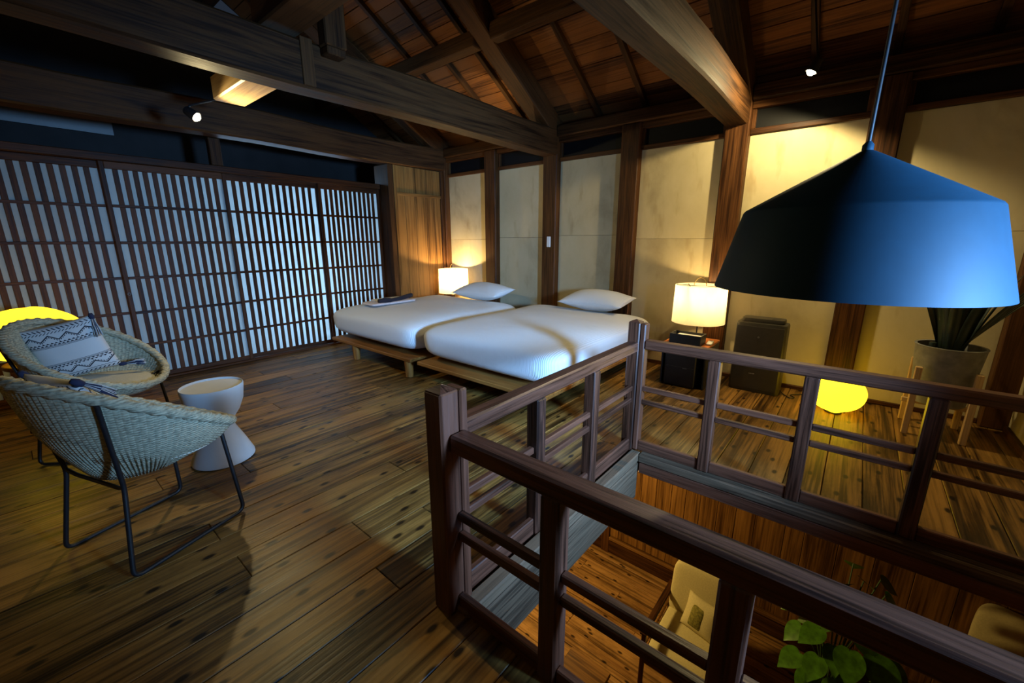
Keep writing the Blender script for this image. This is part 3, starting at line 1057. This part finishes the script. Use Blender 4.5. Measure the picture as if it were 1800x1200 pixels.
rm = thing('remote_control', 'white remote control on the orange wood stand top', 'remote', (-0.905, 3.77, 0.376), rotz=0.1)
superbox('body', 0.022, 0.075, 0.010, 'white', rm, (0, 0, 0.010), 0.4, 0.3, 32, 10)
box('screen', -0.013, 0.013, 0.025, 0.055, 0.0195, 0.021, 'grey', rm, 0.0005, wld=False).location = (0, 0.04, 0.0203)
# black storage bin under the stand
bn = thing('storage_bin', 'black leather bin tucked under the bedside stand', 'bin', (-1.085, 3.70, 0))
superbox('body', 0.132, 0.122, 0.16, 'blackbox', bn, (0, 0, 0.16), 0.12, 0.12, 48, 24)
box('lid_seam', -0.118, 0.118, -0.1235, -0.121, 0.176, 0.179, 'grey', bn, 0.0005, wld=False).location = (0, -0.1222, 0.178)
box('clasp', 0.03, 0.065, -0.125, -0.122, 0.172, 0.178, 'greylight', bn, 0.001, wld=False).location = (0.045, -0.1236, 0.172)

# air purifier
ap = thing('air_purifier', 'tall charcoal air purifier against the plaster wall', 'air purifier', (-0.555, 3.95, 0))


def rounded_slab(name, w_, d_, z0, z1, rad, mat, parent, loc=(0, 0, 0), taper=0.0):
    bm = bmesh.new()
    rings = []
    for z, k in ((z0, 0.985), (z0 + 0.012, 1.0), (z1 - 0.015, 1.0 - taper), (z1, 0.975 - taper)):
        pts = []
        for cx, cy, a0 in ((1, 1, 0), (-1, 1, PI / 2), (-1, -1, PI), (1, -1, 1.5 * PI)):
            for q in range(6):
                a2 = a0 + (PI / 2) * q / 5
                pts.append((cx * (w_ / 2 - rad) + rad * math.cos(a2), cy * (d_ / 2 - rad) + rad * math.sin(a2)))
        rings.append([bm.verts.new((px * k, py * k, z)) for px, py in pts])
    for i in range(len(rings) - 1):
        n = len(rings[i])
        for q in range(n):
            bm.faces.new((rings[i][q], rings[i][(q + 1) % n], rings[i + 1][(q + 1) % n], rings[i + 1][q]))
    bm.faces.new(rings[0])
    bm.faces.new(rings[-1])
    return finish(bm, name, mat, parent, loc, smooth=True, auto=35)


rounded_slab('body', 0.375, 0.21, 0.0, 0.585, 0.035, 'grey', ap, taper=0.025)
rounded_slab('top_vent', 0.31, 0.15, 0.585, 0.618, 0.03, 'grey', ap, (0, 0.02, 0))
rounded_slab('front_panel', 0.345, 0.012, 0.03, 0.56, 0.005, 'grey', ap, (0, -0.107, 0))
lathe('sensor_button', [(0.0, 0.0), (0.008, 0.0), (0.008, 0.004), (0.0, 0.005)], 'greylight', ap, n=16, caps=False).matrix_local = Matrix.Translation((-0.005, -0.113, 0.475)) @ Matrix.Rotation(PI / 2, 4, 'X')
box('name_badge', -0.022, 0.022, -0.115, -0.1132, 0.155, 0.163, 'greylight', ap, 0.001, wld=False).location = (-0.02, -0.1138, 0.16)
box('touch_strip', -0.03, 0.03, -0.02, 0.02, 0.618, 0.62, 'black', ap, 0.0005, wld=False).location = (0.09, 0.0, 0.6185)
cb = tube('power_cable', smooth_path([(-0.372, 3.98, 0.02), (-0.34, 3.93, 0.006), (-0.28, 3.86, 0.005), (-0.25, 3.9, 0.005), (-0.30, 3.95, 0.005), (-0.24, 4.0, 0.005), (-0.19, 4.06, 0.006), (-0.19, 4.13, 0.03)], 0.06, 5), 0.004, 'black')
tag(cb, 'thin dark power cable curling on the floor beside the air purifier', 'cable')

# globe lamps
def pebble(P):
    a2 = math.atan2(P.y, P.x)
    return P * (1 + 0.025 * math.cos(5 * a2 + 0.6) * (1 - abs(P.z) * 3) + 0.02 * math.sin(3 * a2))


def globe(loc, rx, rz, label, base_h=0.0):
    t = thing('globe_lamp', label, 'lamp', loc, group='globe lamps')
    superbox('shell', rx, rx, rz, 'glow', t, (0, 0, rz + 0.008), 1.0, 1.0, 40, 24, deform=pebble)
    lathe('foot_ring', [(0.05, 0.0), (0.055, 0.004), (0.05, 0.012), (0.04, 0.012)], 'black', t, n=24)
    return t


globe((0.0, 3.76, 0.0), 0.175, 0.148, 'yellow glowing globe lamp on the floor by the right wall post')
globe((-4.22, 0.02, 0.455), 0.262, 0.178, 'yellow glowing globe lamp behind the wicker chairs')
st = thing('lamp_stool', 'dark wooden stool carrying the globe lamp behind the chairs', 'stool', (-4.22, 0.02, 0))
lathe('top', [(0.0, 0.425), (0.17, 0.425), (0.175, 0.43), (0.175, 0.45), (0.17, 0.455), (0.0, 0.455)], 'latX', st, n=32, caps=False)
for q in range(4):
    a2 = PI / 4 + q * PI / 2
    tube('leg', [(0.17 * math.cos(a2), 0.17 * math.sin(a2), 0), (0.12 * math.cos(a2), 0.12 * math.sin(a2), 0.426)], [0.013, 0.018], 'latZ', st)

# ================================================================== PLANT ON ITS STAND
ps = thing('plant_stand', 'pale wooden four legged plant stand in the right corner', 'plant stand', (0.52, 3.775, 0))
for sx in (-1, 1):
    for sy in (-1, 1):
        bm = bmesh.new()
        bmesh.ops.create_cube(bm, size=1.0)
        bmesh.ops.scale(bm, vec=(0.034, 0.034, 0.46), verts=bm.verts)
        for vv in bm.verts:
            vv.co.z += 0.23
        bmesh.ops.bevel(bm, geom=bm.edges[:], offset=0.004, segments=1, affect='EDGES')
        finish(bm, 'leg', 'paleZ', ps, (sx * 0.134, sy * 0.148, 0))
box('crossbar', -0.17, 0.17, -0.012, 0.012, 0.185, 0.215, 'paleX', ps, 0.003, wld=False).location = (0, 0, 0.19)
box('crossbar', -0.012, 0.012, -0.17, 0.17, 0.157, 0.185, 'paleY', ps, 0.003, wld=False).location = (0, 0, 0.16)
pp = thing('potted_plant', 'dark leafed plant in a round concrete pot on the pale stand', 'plant', (0.52, 3.775, 0.206))
lathe('pot', [(0.0, 0.0), (0.125, 0.0), (0.132, 0.006), (0.166, 0.375), (0.170, 0.385), (0.168, 0.388), (0.155, 0.386), (0.150, 0.33), (0.0, 0.33)], 'concrete', pp, n=48, caps=False)
lathe('soil', [(0.0, 0.342), (0.145, 0.34), (0.15, 0.335)], 'soil', pp, n=32, caps=False)


def blade(name, base, dirv, length, width, droop, mat, parent, seg=12, vfold=0.25):
    """strap leaf: curved strip with a folded midrib"""
    bm = bmesh.new()
    d = Vector(dirv).normalized()
    side = d.cross(Vector((0, 0, 1)))
    if side.length < 1e-3:
        side = Vector((1, 0, 0))
    side.normalize()
    p = Vector(base)
    rows = []
    for i in range(seg + 1):
        t = i / seg
        wd = width * (math.sin(PI * min(1, 0.12 + t * 0.88)) ** 0.6) * (1 if t < 0.98 else 0.1) * 0.5
        nrm = side.cross(d).normalized()
        rows.append([bm.verts.new(p - side * wd + nrm * wd * vfold), bm.verts.new(p), bm.verts.new(p + side * wd + nrm * wd * vfold)])
        d = (d + Vector((0, 0, -droop / seg))).normalized()
        p = p + d * (length / seg)
    for i in range(seg):
        for k in range(2):
            bm.faces.new((rows[i][k], rows[i][k + 1], rows[i + 1][k + 1], rows[i + 1][k]))
    o = finish(bm, name, mat, parent, smooth=True)
    md = o.modifiers.new('thick', 'SOLIDIFY')
    md.thickness = 0.0025
    return o


rng = random.Random(21)
for k in range(13):
    a2 = 2 * PI * k / 13 + rng.uniform(-0.2, 0.2)
    lean = rng.uniform(0.12, 0.34)
    bx, by = 0.05 * math.cos(a2), 0.05 * math.sin(a2)
    blade('leaf', (bx, by, 0.335), (math.cos(a2) * lean, math.sin(a2) * lean, 1), rng.uniform(0.42, 0.62), rng.uniform(0.05, 0.075), rng.uniform(0.2, 0.6), 'darkleaf', pp)
for k in range(6):
    blade('leaf', (0.03, -0.02 + 0.01 * k, 0.335), (0.36 + 0.045 * k, -0.30 + 0.06 * k, 1), 0.62, 0.035, 0.35, 'darkleaf', pp, 16)
lathe('stump', [(0.0, 0.33), (0.022, 0.33), (0.018, 0.40), (0.0, 0.405)], 'darkleaf', pp, (-0.085, -0.03, 0), n=12, caps=False)

# ================================================================== PENDANT LAMP
pl = thing('pendant_lamp', 'large dark blue metal pendant lamp hanging over the stair opening', 'pendant lamp', (-0.032, 1.45, 1.118))
prof = [(0.012, 0.353), (0.02, 0.349), (0.255, 0.213), (0.2605, 0.206), (0.3145, 0.0), (0.3115, 0.0), (0.2575, 0.205), (0.252, 0.210), (0.02, 0.344), (0.008, 0.344)]
lathe('shade', prof, 'petrol', pl, n=96, auto=25, caps=False)
lathe('cap', [(0.0, 0.35), (0.012, 0.35), (0.012, 0.366), (0.006, 0.374), (0.0, 0.374)], 'petrol', pl, n=20, caps=False)
tube('cord', [(0, 0, 0.37), (0.002, 0.0, 0.7), (0.006, 0.0, 1.3), (0.006, 0.0, 2.9)], 0.0045, 'black', pl, 8)
lathe('socket', [(0.0, 0.343), (0.022, 0.343), (0.022, 0.27), (0.0, 0.268)], 'black', pl, n=20, caps=False)
lathe('bulb', [(0.0, 0.19), (0.02, 0.194), (0.034, 0.215), (0.03, 0.245), (0.016, 0.268), (0.0, 0.27)], 'white', pl, n=20, caps=False)

# ================================================================== SPOTLIGHTS
def spotlight(loc, aim, label, power, stem_to, angle=150, blend=0.4):
    t = thing('spotlight', label, 'spotlight', loc, group='ceiling spotlights')
    d = (Vector(aim) - Vector(loc)).normalized()
    q = d.to_track_quat('Z', 'Y').to_matrix().to_4x4()
    h = lathe('housing', [(0.0, -0.085), (0.026, -0.085), (0.030, -0.08), (0.036, -0.004), (0.033, -0.004), (0.030, -0.012), (0.0, -0.012)], 'black', t, n=24, caps=False)
    h.matrix_local = q
    l_ = lathe('lens', [(0.0, 0.016), (0.014, 0.012), (0.024, 0.002), (0.028, -0.011)], 'lens', t, n=24, caps=False)
    l_.matrix_local = q
    tube('bracket', smooth_path([-d * 0.06, -d * 0.06 + Vector((0, 0, 0.04)), Vector(stem_to) - Vector(loc)], 0.02), 0.006, 'black', t)
    light('spotlight_light', 'SPOT', Vector(loc) + d * 0.045, power, (1.0, 0.80, 0.40), 0.025, aim=aim, spot_size=math.radians(angle), spot_blend=blend)
    return t


spotlight((-3.70, 1.027, 2.081), (-3.10, 1.577, 1.481), 'small lit spotlight hanging beside the cross beam stub, above the paper screens', 46, (-3.58, 1.16, 2.21), 160)
spotlight((-0.446, 3.60, 2.317), (-0.796, 3.50, 1.517), 'small lit spotlight above the plaster wall, right of the thick tie beam', 80, (-0.50, 3.72, 2.825), 179, 0.22)

spotlight((-3.02, 3.30, 2.42), (-3.52, 3.80, 2.78), 'small assumed spotlight, unseen behind the long tie beam, added to light the roof boards', 18, (-2.95, 3.25, 2.36), 58)  # assumed lamp, added out of sight to brighten the roof boards

# wall switch on the post between the beds
sw = box('wall_switch', -2.865, -2.815, YW - 0.097, YW - 0.084, 1.175, 1.295, 'white', None, 0.004)
tag(sw, 'small white switch plate on the wall post between the beds', 'switch')

# ================================================================== WICKER CHAIRS
RR, RZ, RT = 0.318, 0.60, 0.596


def rim_pt(a2, R=RR):
    return Vector((R * math.sin(a2), R * math.cos(a2), RZ - RT * R * math.cos(a2)))


def wicker_chair(loc, facing, label):
    t = thing('wicker_chair', label, 'chair', (loc[0], loc[1], 0), facing - PI / 2, 'wicker lounge chairs')
    # shell: ribs run from the base up to the rim
    bm = bmesh.new()
    n, m_ = 288, 10
    rows = []
    for j in range(m_ + 1):
        s_ = j / m_
        row = []
        for i in range(n):
            a2 = 2 * PI * i / n
            top = rim_pt(a2)
            bot = Vector((0.15 * math.sin(a2), -0.01 + 0.15 * math.cos(a2), 0.355))
            p = bot.lerp(top, s_)
            bulge = 0.02 * math.sin(PI * s_)
            out = Vector((math.sin(a2), math.cos(a2), 0))
            rib = 0.0028 * math.cos(a2 * 96)
            p = p + out * (bulge + rib) + Vector((0, 0, -0.02 * math.sin(PI * s_)))
            row.append(bm.verts.new(p))
        rows.append(row)
    for j in range(m_):
        for i in range(n):
            bm.faces.new((rows[j][i], rows[j][(i + 1) % n], rows[j + 1][(i + 1) % n], rows[j + 1][i]))
    bm.faces.new(rows[0])
    sh = finish(bm, 'shell', 'wicker', t, smooth=True, auto=70)
    md = sh.modifiers.new('thick', 'SOLIDIFY')
    md.thickness = 0.008
    md.offset = 1
    # braided rim
    bm = bmesh.new()
    n, m_ = 360, 12
    rings = []
    for i in range(n):
        a2 = 2 * PI * i / n
        c = rim_pt(a2)
        tn = (rim_pt(a2 + 0.01) - rim_pt(a2 - 0.01)).normalized()
        out = Vector((math.sin(a2), math.cos(a2), -RT * math.cos(a2))).normalized()
        nn = tn.cross(out).normalized()
        ring = []
        for k in range(m_):
            b2 = 2 * PI * k / m_
            r = 0.0205 + 0.0032 * math.cos(3 * b2 + 40 * a2 * 1.0)
            ring.append(bm.verts.new(c + out * (r * 1.0 * math.cos(b2)) + nn * (r * 1.0 * math.sin(b2))))
        rings.append(ring)
    for i in range(n):
        for k in range(m_):
            bm.faces.new((rings[i][k], rings[i][(k + 1) % m_], rings[(i + 1) % n][(k + 1) % m_], rings[(i + 1) % n][k]))
    finish(bm, 'rim', 'wicker', t, smooth=True)
    # seat pad
    bm = bmesh.new()
    n = 64
    rows = []
    for r, dz in ((0.0, 0.006), (0.10, 0.008), (0.19, 0.008), (0.222, 0.0), (0.222, -0.03), (0.19, -0.045)):
        row = []
        for i in range(n):
            a2 = 2 * PI * i / n
            y_ = 0.045 + r * math.cos(a2)
            row.append(bm.verts.new((r * math.sin(a2) * 0.98, y_, 0.432 - 0.08 * (y_ + 0.1) + dz)))
        rows.append(row)
    for j in range(len(rows) - 1):
        for i in range(n):
            if j == 0:
                bm.faces.new((rows[1][i], rows[1][(i + 1) % n], rows[0][0])) if i >= 0 else None
            else:
                bm.faces.new((rows[j][i], rows[j][(i + 1) % n], rows[j + 1][(i + 1) % n], rows[j + 1][i]))
    bm.faces.new(rows[-1])
    bmesh.ops.delete(bm, geom=[v_ for v_ in bm.verts if not v_.link_faces], context='VERTS')
    finish(bm, 'seat_pad', 'creampad', t, smooth=True, auto=60)
    # steel legs: two side loops and two cross bars
    rf = 0.0085
    for s in (-1, 1):
        back_top = rim_pt(math.radians(180 - s * 47) if False else s * math.radians(131)) * 1.0
        back_top = Vector((back_top.x * 1.05, back_top.y * 1.05, back_top.z - 0.012))
        pts = [back_top, (s * 0.185, -0.172, 0.355), (s * 0.222, -0.225, 0.0085), (s * 0.222, 0.222, 0.0085), (s * 0.19, 0.200, 0.425)]
        tube('leg_loop', smooth_path(pts, 0.035, 6), rf, 'black', t, 10)
        tube('front_stub', [(s * 0.19, 0.200, 0.42), (s * 0.14, 0.185, 0.40)], rf * 0.9, 'black', t, 8)
    tube('cross_bar', [(-0.185, -0.172, 0.355), (-0.14, -0.165, 0.338), (0.14, -0.165, 0.338), (0.185, -0.172, 0.355)], rf * 0.9, 'black', t, 8)
    return t


wicker_chair((-2.223, 0.223), 1.917, 'pale wicker tub chair nearer the camera, seen from behind')
wicker_chair((-3.453, 0.221), 0.807, 'pale wicker tub chair farther away, in front of the globe lamp')


def tassel(parent, p, d, ln=0.10, seed=1):
    """knot and hanging yarns at a cushion corner"""
    rg = random.Random(seed)
    d = Vector(d).normalized()
    bm = bmesh.new()
    p = Vector(p)
    base = p + d * 0.02
    side = d.orthogonal().normalized()
    up = d.cross(side)
    matidx = []
    for k in range(26):
        a2, r = rg.uniform(0, 2 * PI), rg.uniform(0.002, 0.010)
        o_ = side * math.cos(a2) * r + up * math.sin(a2) * r
        q1 = base + o_ * 0.6
        q2 = base + d * ln * 0.5 + o_ * 1.6 + Vector((0, 0, -0.004))
        q3 = base + d * ln * rg.uniform(0.85, 1.05) + o_ * 2.2 + Vector((0, 0, -0.014))
        f0 = len(bm.faces)
        tube_bm(bm, [q1, q2, q3], 0.0022, 5)
        bm.faces.ensure_lookup_table()
        for f in bm.faces[f0:]:
            f.material_index = 0 if rg.random() < 0.6 else 1
    f0 = len(bm.faces)
    tube_bm(bm, [p - d * 0.012, p + d * 0.006, p + d * 0.024], [0.009, 0.014, 0.010], 8)
    bm.faces.ensure_lookup_table()
    for f in bm.faces[f0:]:
        f.material_index = 0
    return finish(bm, 'tassel', [MATS['navy'], MATS['offwhite']], parent, smooth=True)


def cushion(center, wv, uvv, size, label, tass):
    t = thing('throw_cushion', label, 'cushion', center, group='patterned cushions')
    W = Vector(wv).normalized()
    Nn = W.cross(Vector(uvv)).normalized()
    U = Nn.cross(W).normalized()
    c = pillow_mesh('cover', size, size, 0.12, 'cushion', t, n=26, pinch=0.05, p=2.8)
    c.matrix_local = Matrix((W, U, Nn)).transposed().to_4x4()
    for k, (sx, sy, dv) in enumerate(tass):
        tassel(t, W * sx * size * 0.49 + U * sy * size * 0.49, dv, 0.095, k + 3)
    return t


cushion((-3.585, 0.150, 0.615), (0.36, 0.90, 0.22), (0.02, -0.27, 0.96), 0.345, 'patterned cushion with dark woven bands leaning in the farther wicker chair',
        [(-1, 1, (0.30, 0.10, -0.9)), (1, 1, (0.3, 0.1, -0.9)), (1, -1, (0.15, 0.95, 0.1)), (-1, -1, (0.3, -0.5, -0.4))])
cushion((-2.165, 0.066, 0.625), (0.94, 0.34, 0.02), (0.11, -0.30, 0.94), 0.335, 'patterned cushion leaning inside the wicker chair nearer the camera',
        [(1, 1, (-0.15, 0.85, -0.62)), (-1, 1, (-0.3, 0.3, -0.7))])

# side table
sd = thing('side_table', 'white hourglass side table between the wicker chairs', 'side table', (-2.735, 0.612, 0))
lathe('body', [(0.0, 0.0), (0.150, 0.0), (0.158, 0.006), (0.157, 0.02), (0.118, 0.115), (0.085, 0.185), (0.076, 0.215), (0.082, 0.245), (0.118, 0.30), (0.142, 0.36), (0.152, 0.43), (0.153, 0.45), (0.150, 0.455), (0.146, 0.452), (0.144, 0.444), (0.0, 0.442)], 'table', sd, n=64, auto=40, caps=False)

# ================================================================== THINGS ON THE GROUND FLOOR
def armchair(loc, rotz, label, back_h=0.86, w_=0.60):
    t = thing('lounge_chair', label, 'armchair', loc, rotz, 'ground floor armchairs')

    def bx(name, x0, x1, y0, y1, z0, z1, mat, bev=0.006, rot=None):
        o = box(name, x0, x1, y0, y1, z0, z1, mat, t, bev, wld=False)
        if rot:
            o.rotation_euler = rot
        return o
    h = w_ / 2
    superbox('seat_cushion', h - 0.02, 0.30, 0.07, 'cream', t, (0, -0.02, 0.36), 0.3, 0.2, 48, 16)
    superbox('back_cushion', h - 0.02, 0.065, (back_h - 0.36) / 2, 'cream', t, (0, 0.30, 0.36 + (back_h - 0.36) / 2), 0.3, 0.25, 48, 24, rot=(-0.18, 0, 0))
    for s in (-1, 1):
        bx('leg', s * h - 0.018, s * h + 0.018, -0.33, -0.294, 0, 0.55, 'postZ')
        bx('leg', s * h - 0.018, s * h + 0.018, 0.33, 0.366, 0, 0.50, 'postZ')
        bx('arm', s * h - 0.028, s * h + 0.028, -0.35, 0.38, 0.545, 0.57, 'postY')
        bm = bmesh.new()
        pts = [(s * (h - 0.005), -0.29 + 0.0, 0.425), (s * (h - 0.005), 0.33, 0.425)]
        tube_bm(bm, pts, 0.011, 8)
        for q in range(14):
            yy = -0.27 + q * 0.043
            tube_bm(bm, [(s * (h - 0.005), yy, 0.425), (s * (h - 0.005), yy + 0.016, 0.425)], 0.014, 8)
        finish(bm, 'rattan_rail', 'boardY', t, smooth=True, auto=40)
    bx('seat_frame', -h, h, -0.32, 0.33, 0.24, 0.285, 'postX')
    return t


armchair((-0.655, 3.17, ZL), 0.0, 'cream upholstered armchair with wooden arms on the ground floor', 0.88, 0.56)
armchair((1.22, 3.66, ZL), -0.25, 'cream armchair in the dark at the right end of the ground floor', 1.22, 0.62)
tp = thing('small_cushion', 'small cream cushion with an olive patch on the ground floor armchair', 'cushion', (-0.60, 3.30, ZL + 0.56))
c = pillow_mesh('cover', 0.32, 0.30, 0.11, 'cream', tp, (0, 0, 0), (math.radians(62), 0, math.radians(-12)), 20, 0.06)
o = pillow_mesh('patch', 0.15, 0.22, 0.10, 'olive', tp, (-0.03, -0.014, 0.0), (math.radians(62), 0, math.radians(-12)), 14, 0.03)

ct = thing('low_table', 'brown low wooden table on the ground floor below the railing', 'table', (-1.22, 2.22, ZL))
box('top', -0.16, 0.20, -0.25, 0.22, 0.36, 0.39, 'boardX', ct, 0.006, wld=False).location = (0.0, 0.02, 0.385)
for sx in (-1, 1):
    for sy in (-1, 1):
        box('leg', -0.02, 0.02, -0.02, 0.02, 0, 0.37, 'postZ', ct, 0.004, wld=False).location = (sx * 0.15, sy * 0.19 + 0.02, 0.185)
lathe('knob', [(0.0, 0.40), (0.012, 0.40), (0.014, 0.412), (0.008, 0.42), (0.0, 0.421)], 'black', ct, (0.05, -0.1, 0), n=14, caps=False)

# leafy plant on the ground floor
gp = thing('leafy_plant', 'green broad-leaved pot plant on the ground floor seen through the railing', 'plant', (0.28, 3.45, ZL))
lathe('pot', [(0.0, 0.0), (0.13, 0.0), (0.14, 0.01), (0.17, 0.30), (0.165, 0.305), (0.155, 0.30), (0.15, 0.27), (0.0, 0.27)], 'concrete', gp, n=32, caps=False)
lathe('soil', [(0.0, 0.275), (0.15, 0.272)], 'soil', gp, n=24, caps=False)


def heart_leaf(parent, p, tip_dir, nrm, ln, wd):
    bm = bmesh.new()
    T = Vector(tip_dir).normalized()
    Nn = Vector(nrm).normalized()
    Sd = T.cross(Nn).normalized()
    Nn = Sd.cross(T).normalized()
    prof = [(-0.04, 0.0), (-0.08, 0.14), (-0.03, 0.29), (0.10, 0.41), (0.28, 0.46), (0.48, 0.41), (0.66, 0.28), (0.82, 0.13), (0.93, 0.045), (1.0, 0.0)]
    left, mid, rgt = [], [], []
    for t_, s_ in prof:
        tt = max(0.0, t_)
        zc = -0.10 * t_ * t_ * ln
        mid.append(bm.verts.new(T * (tt * ln) + Nn * (zc - 0.03 * ln * s_)))
        if s_ > 0:
            left.append(bm.verts.new(T * (t_ * ln) + Sd * (-s_ * wd) + Nn * (zc + 0.05 * ln * s_)))
            rgt.append(bm.verts.new(T * (t_ * ln) + Sd * (s_ * wd) + Nn * (zc + 0.05 * ln * s_)))
        else:
            left.append(mid[-1])
            rgt.append(mid[-1])
    for i in range(len(prof) - 1):
        for sd_ in (left, rgt):
            q = [mid[i], mid[i + 1], sd_[i + 1], sd_[i]]
            u_ = []
            for v_ in q:
                if v_ not in u_:
                    u_.append(v_)
            if len(u_) >= 3:
                try:
                    bm.faces.new(u_)
                except ValueError:
                    pass
    o = finish(bm, 'leaf', 'leaf', parent, p, smooth=True)
    md = o.modifiers.new('round', 'SUBSURF')
    md.levels = md.render_levels = 1
    return o


rng = random.Random(4)
leafs = [  # x, y, z relative to the pot, length
    (0.07, -0.22, 0.98, 0.24), (0.22, -0.16, 0.98, 0.27), (-0.12, -0.16, 1.0, 0.2), (-0.06, -0.06, 1.12, 0.2), (-0.24, -0.10, 0.9, 0.18),
    (-0.10, -0.24, 0.82, 0.2), (-0.22, -0.20, 0.74, 0.2), (0.04, -0.28, 0.72, 0.22), (0.15, 0.05, 1.1, 0.2), (-0.22, 0.05, 1.12, 0.17), (-0.30, 0.06, 1.22, 0.15),
    (0.10, 0.22, 1.28, 0.17), (0.20, 0.24, 1.34, 0.16), (0.02, 0.28, 1.36, 0.16), (0.26, 0.10, 1.18, 0.16), (-0.12, -0.2, 0.62, 0.2), (0.22, -0.26, 0.66, 0.2), (0.3, -0.05, 0.9, 0.2),
    (-0.02, -0.18, 0.92, 0.19), (-0.16, -0.03, 1.02, 0.18), (0.12, -0.08, 1.06, 0.2), (-0.28, -0.02, 1.04, 0.16), (0.05, -0.12, 0.80, 0.2), (0.3, -0.2, 0.84, 0.22), (0.14, 0.14, 1.22, 0.16), (0.0, 0.16, 1.24, 0.16), (0.24, 0.18, 1.26, 0.15)]
for (lx, ly, lz, ln) in leafs:
    ap_ = math.atan2(ly, lx) if (lx or ly) else 0
    d_ = Vector((lx, ly, 0)).normalized() * 0.7 + Vector((rng.uniform(-.3, .3), rng.uniform(-.4, .1), -0.55))
    n_ = Vector((lx * 0.6 - 0.1, ly * 0.6 - 0.35, 0.9))
    heart_leaf(gp, (lx * 0.9, ly * 0.9, lz), d_, n_, ln, ln * 0.85)
    pts = [Vector((lx * 0.08, ly * 0.08, 0.27)), Vector((lx * 0.3, ly * 0.3, 0.27 + (lz - 0.27) * 0.6)), Vector((lx * 0.9, ly * 0.9, lz))]
    tube('stem', smooth_path(pts, 0.2, 6), 0.005, 'stem', gp, 6)
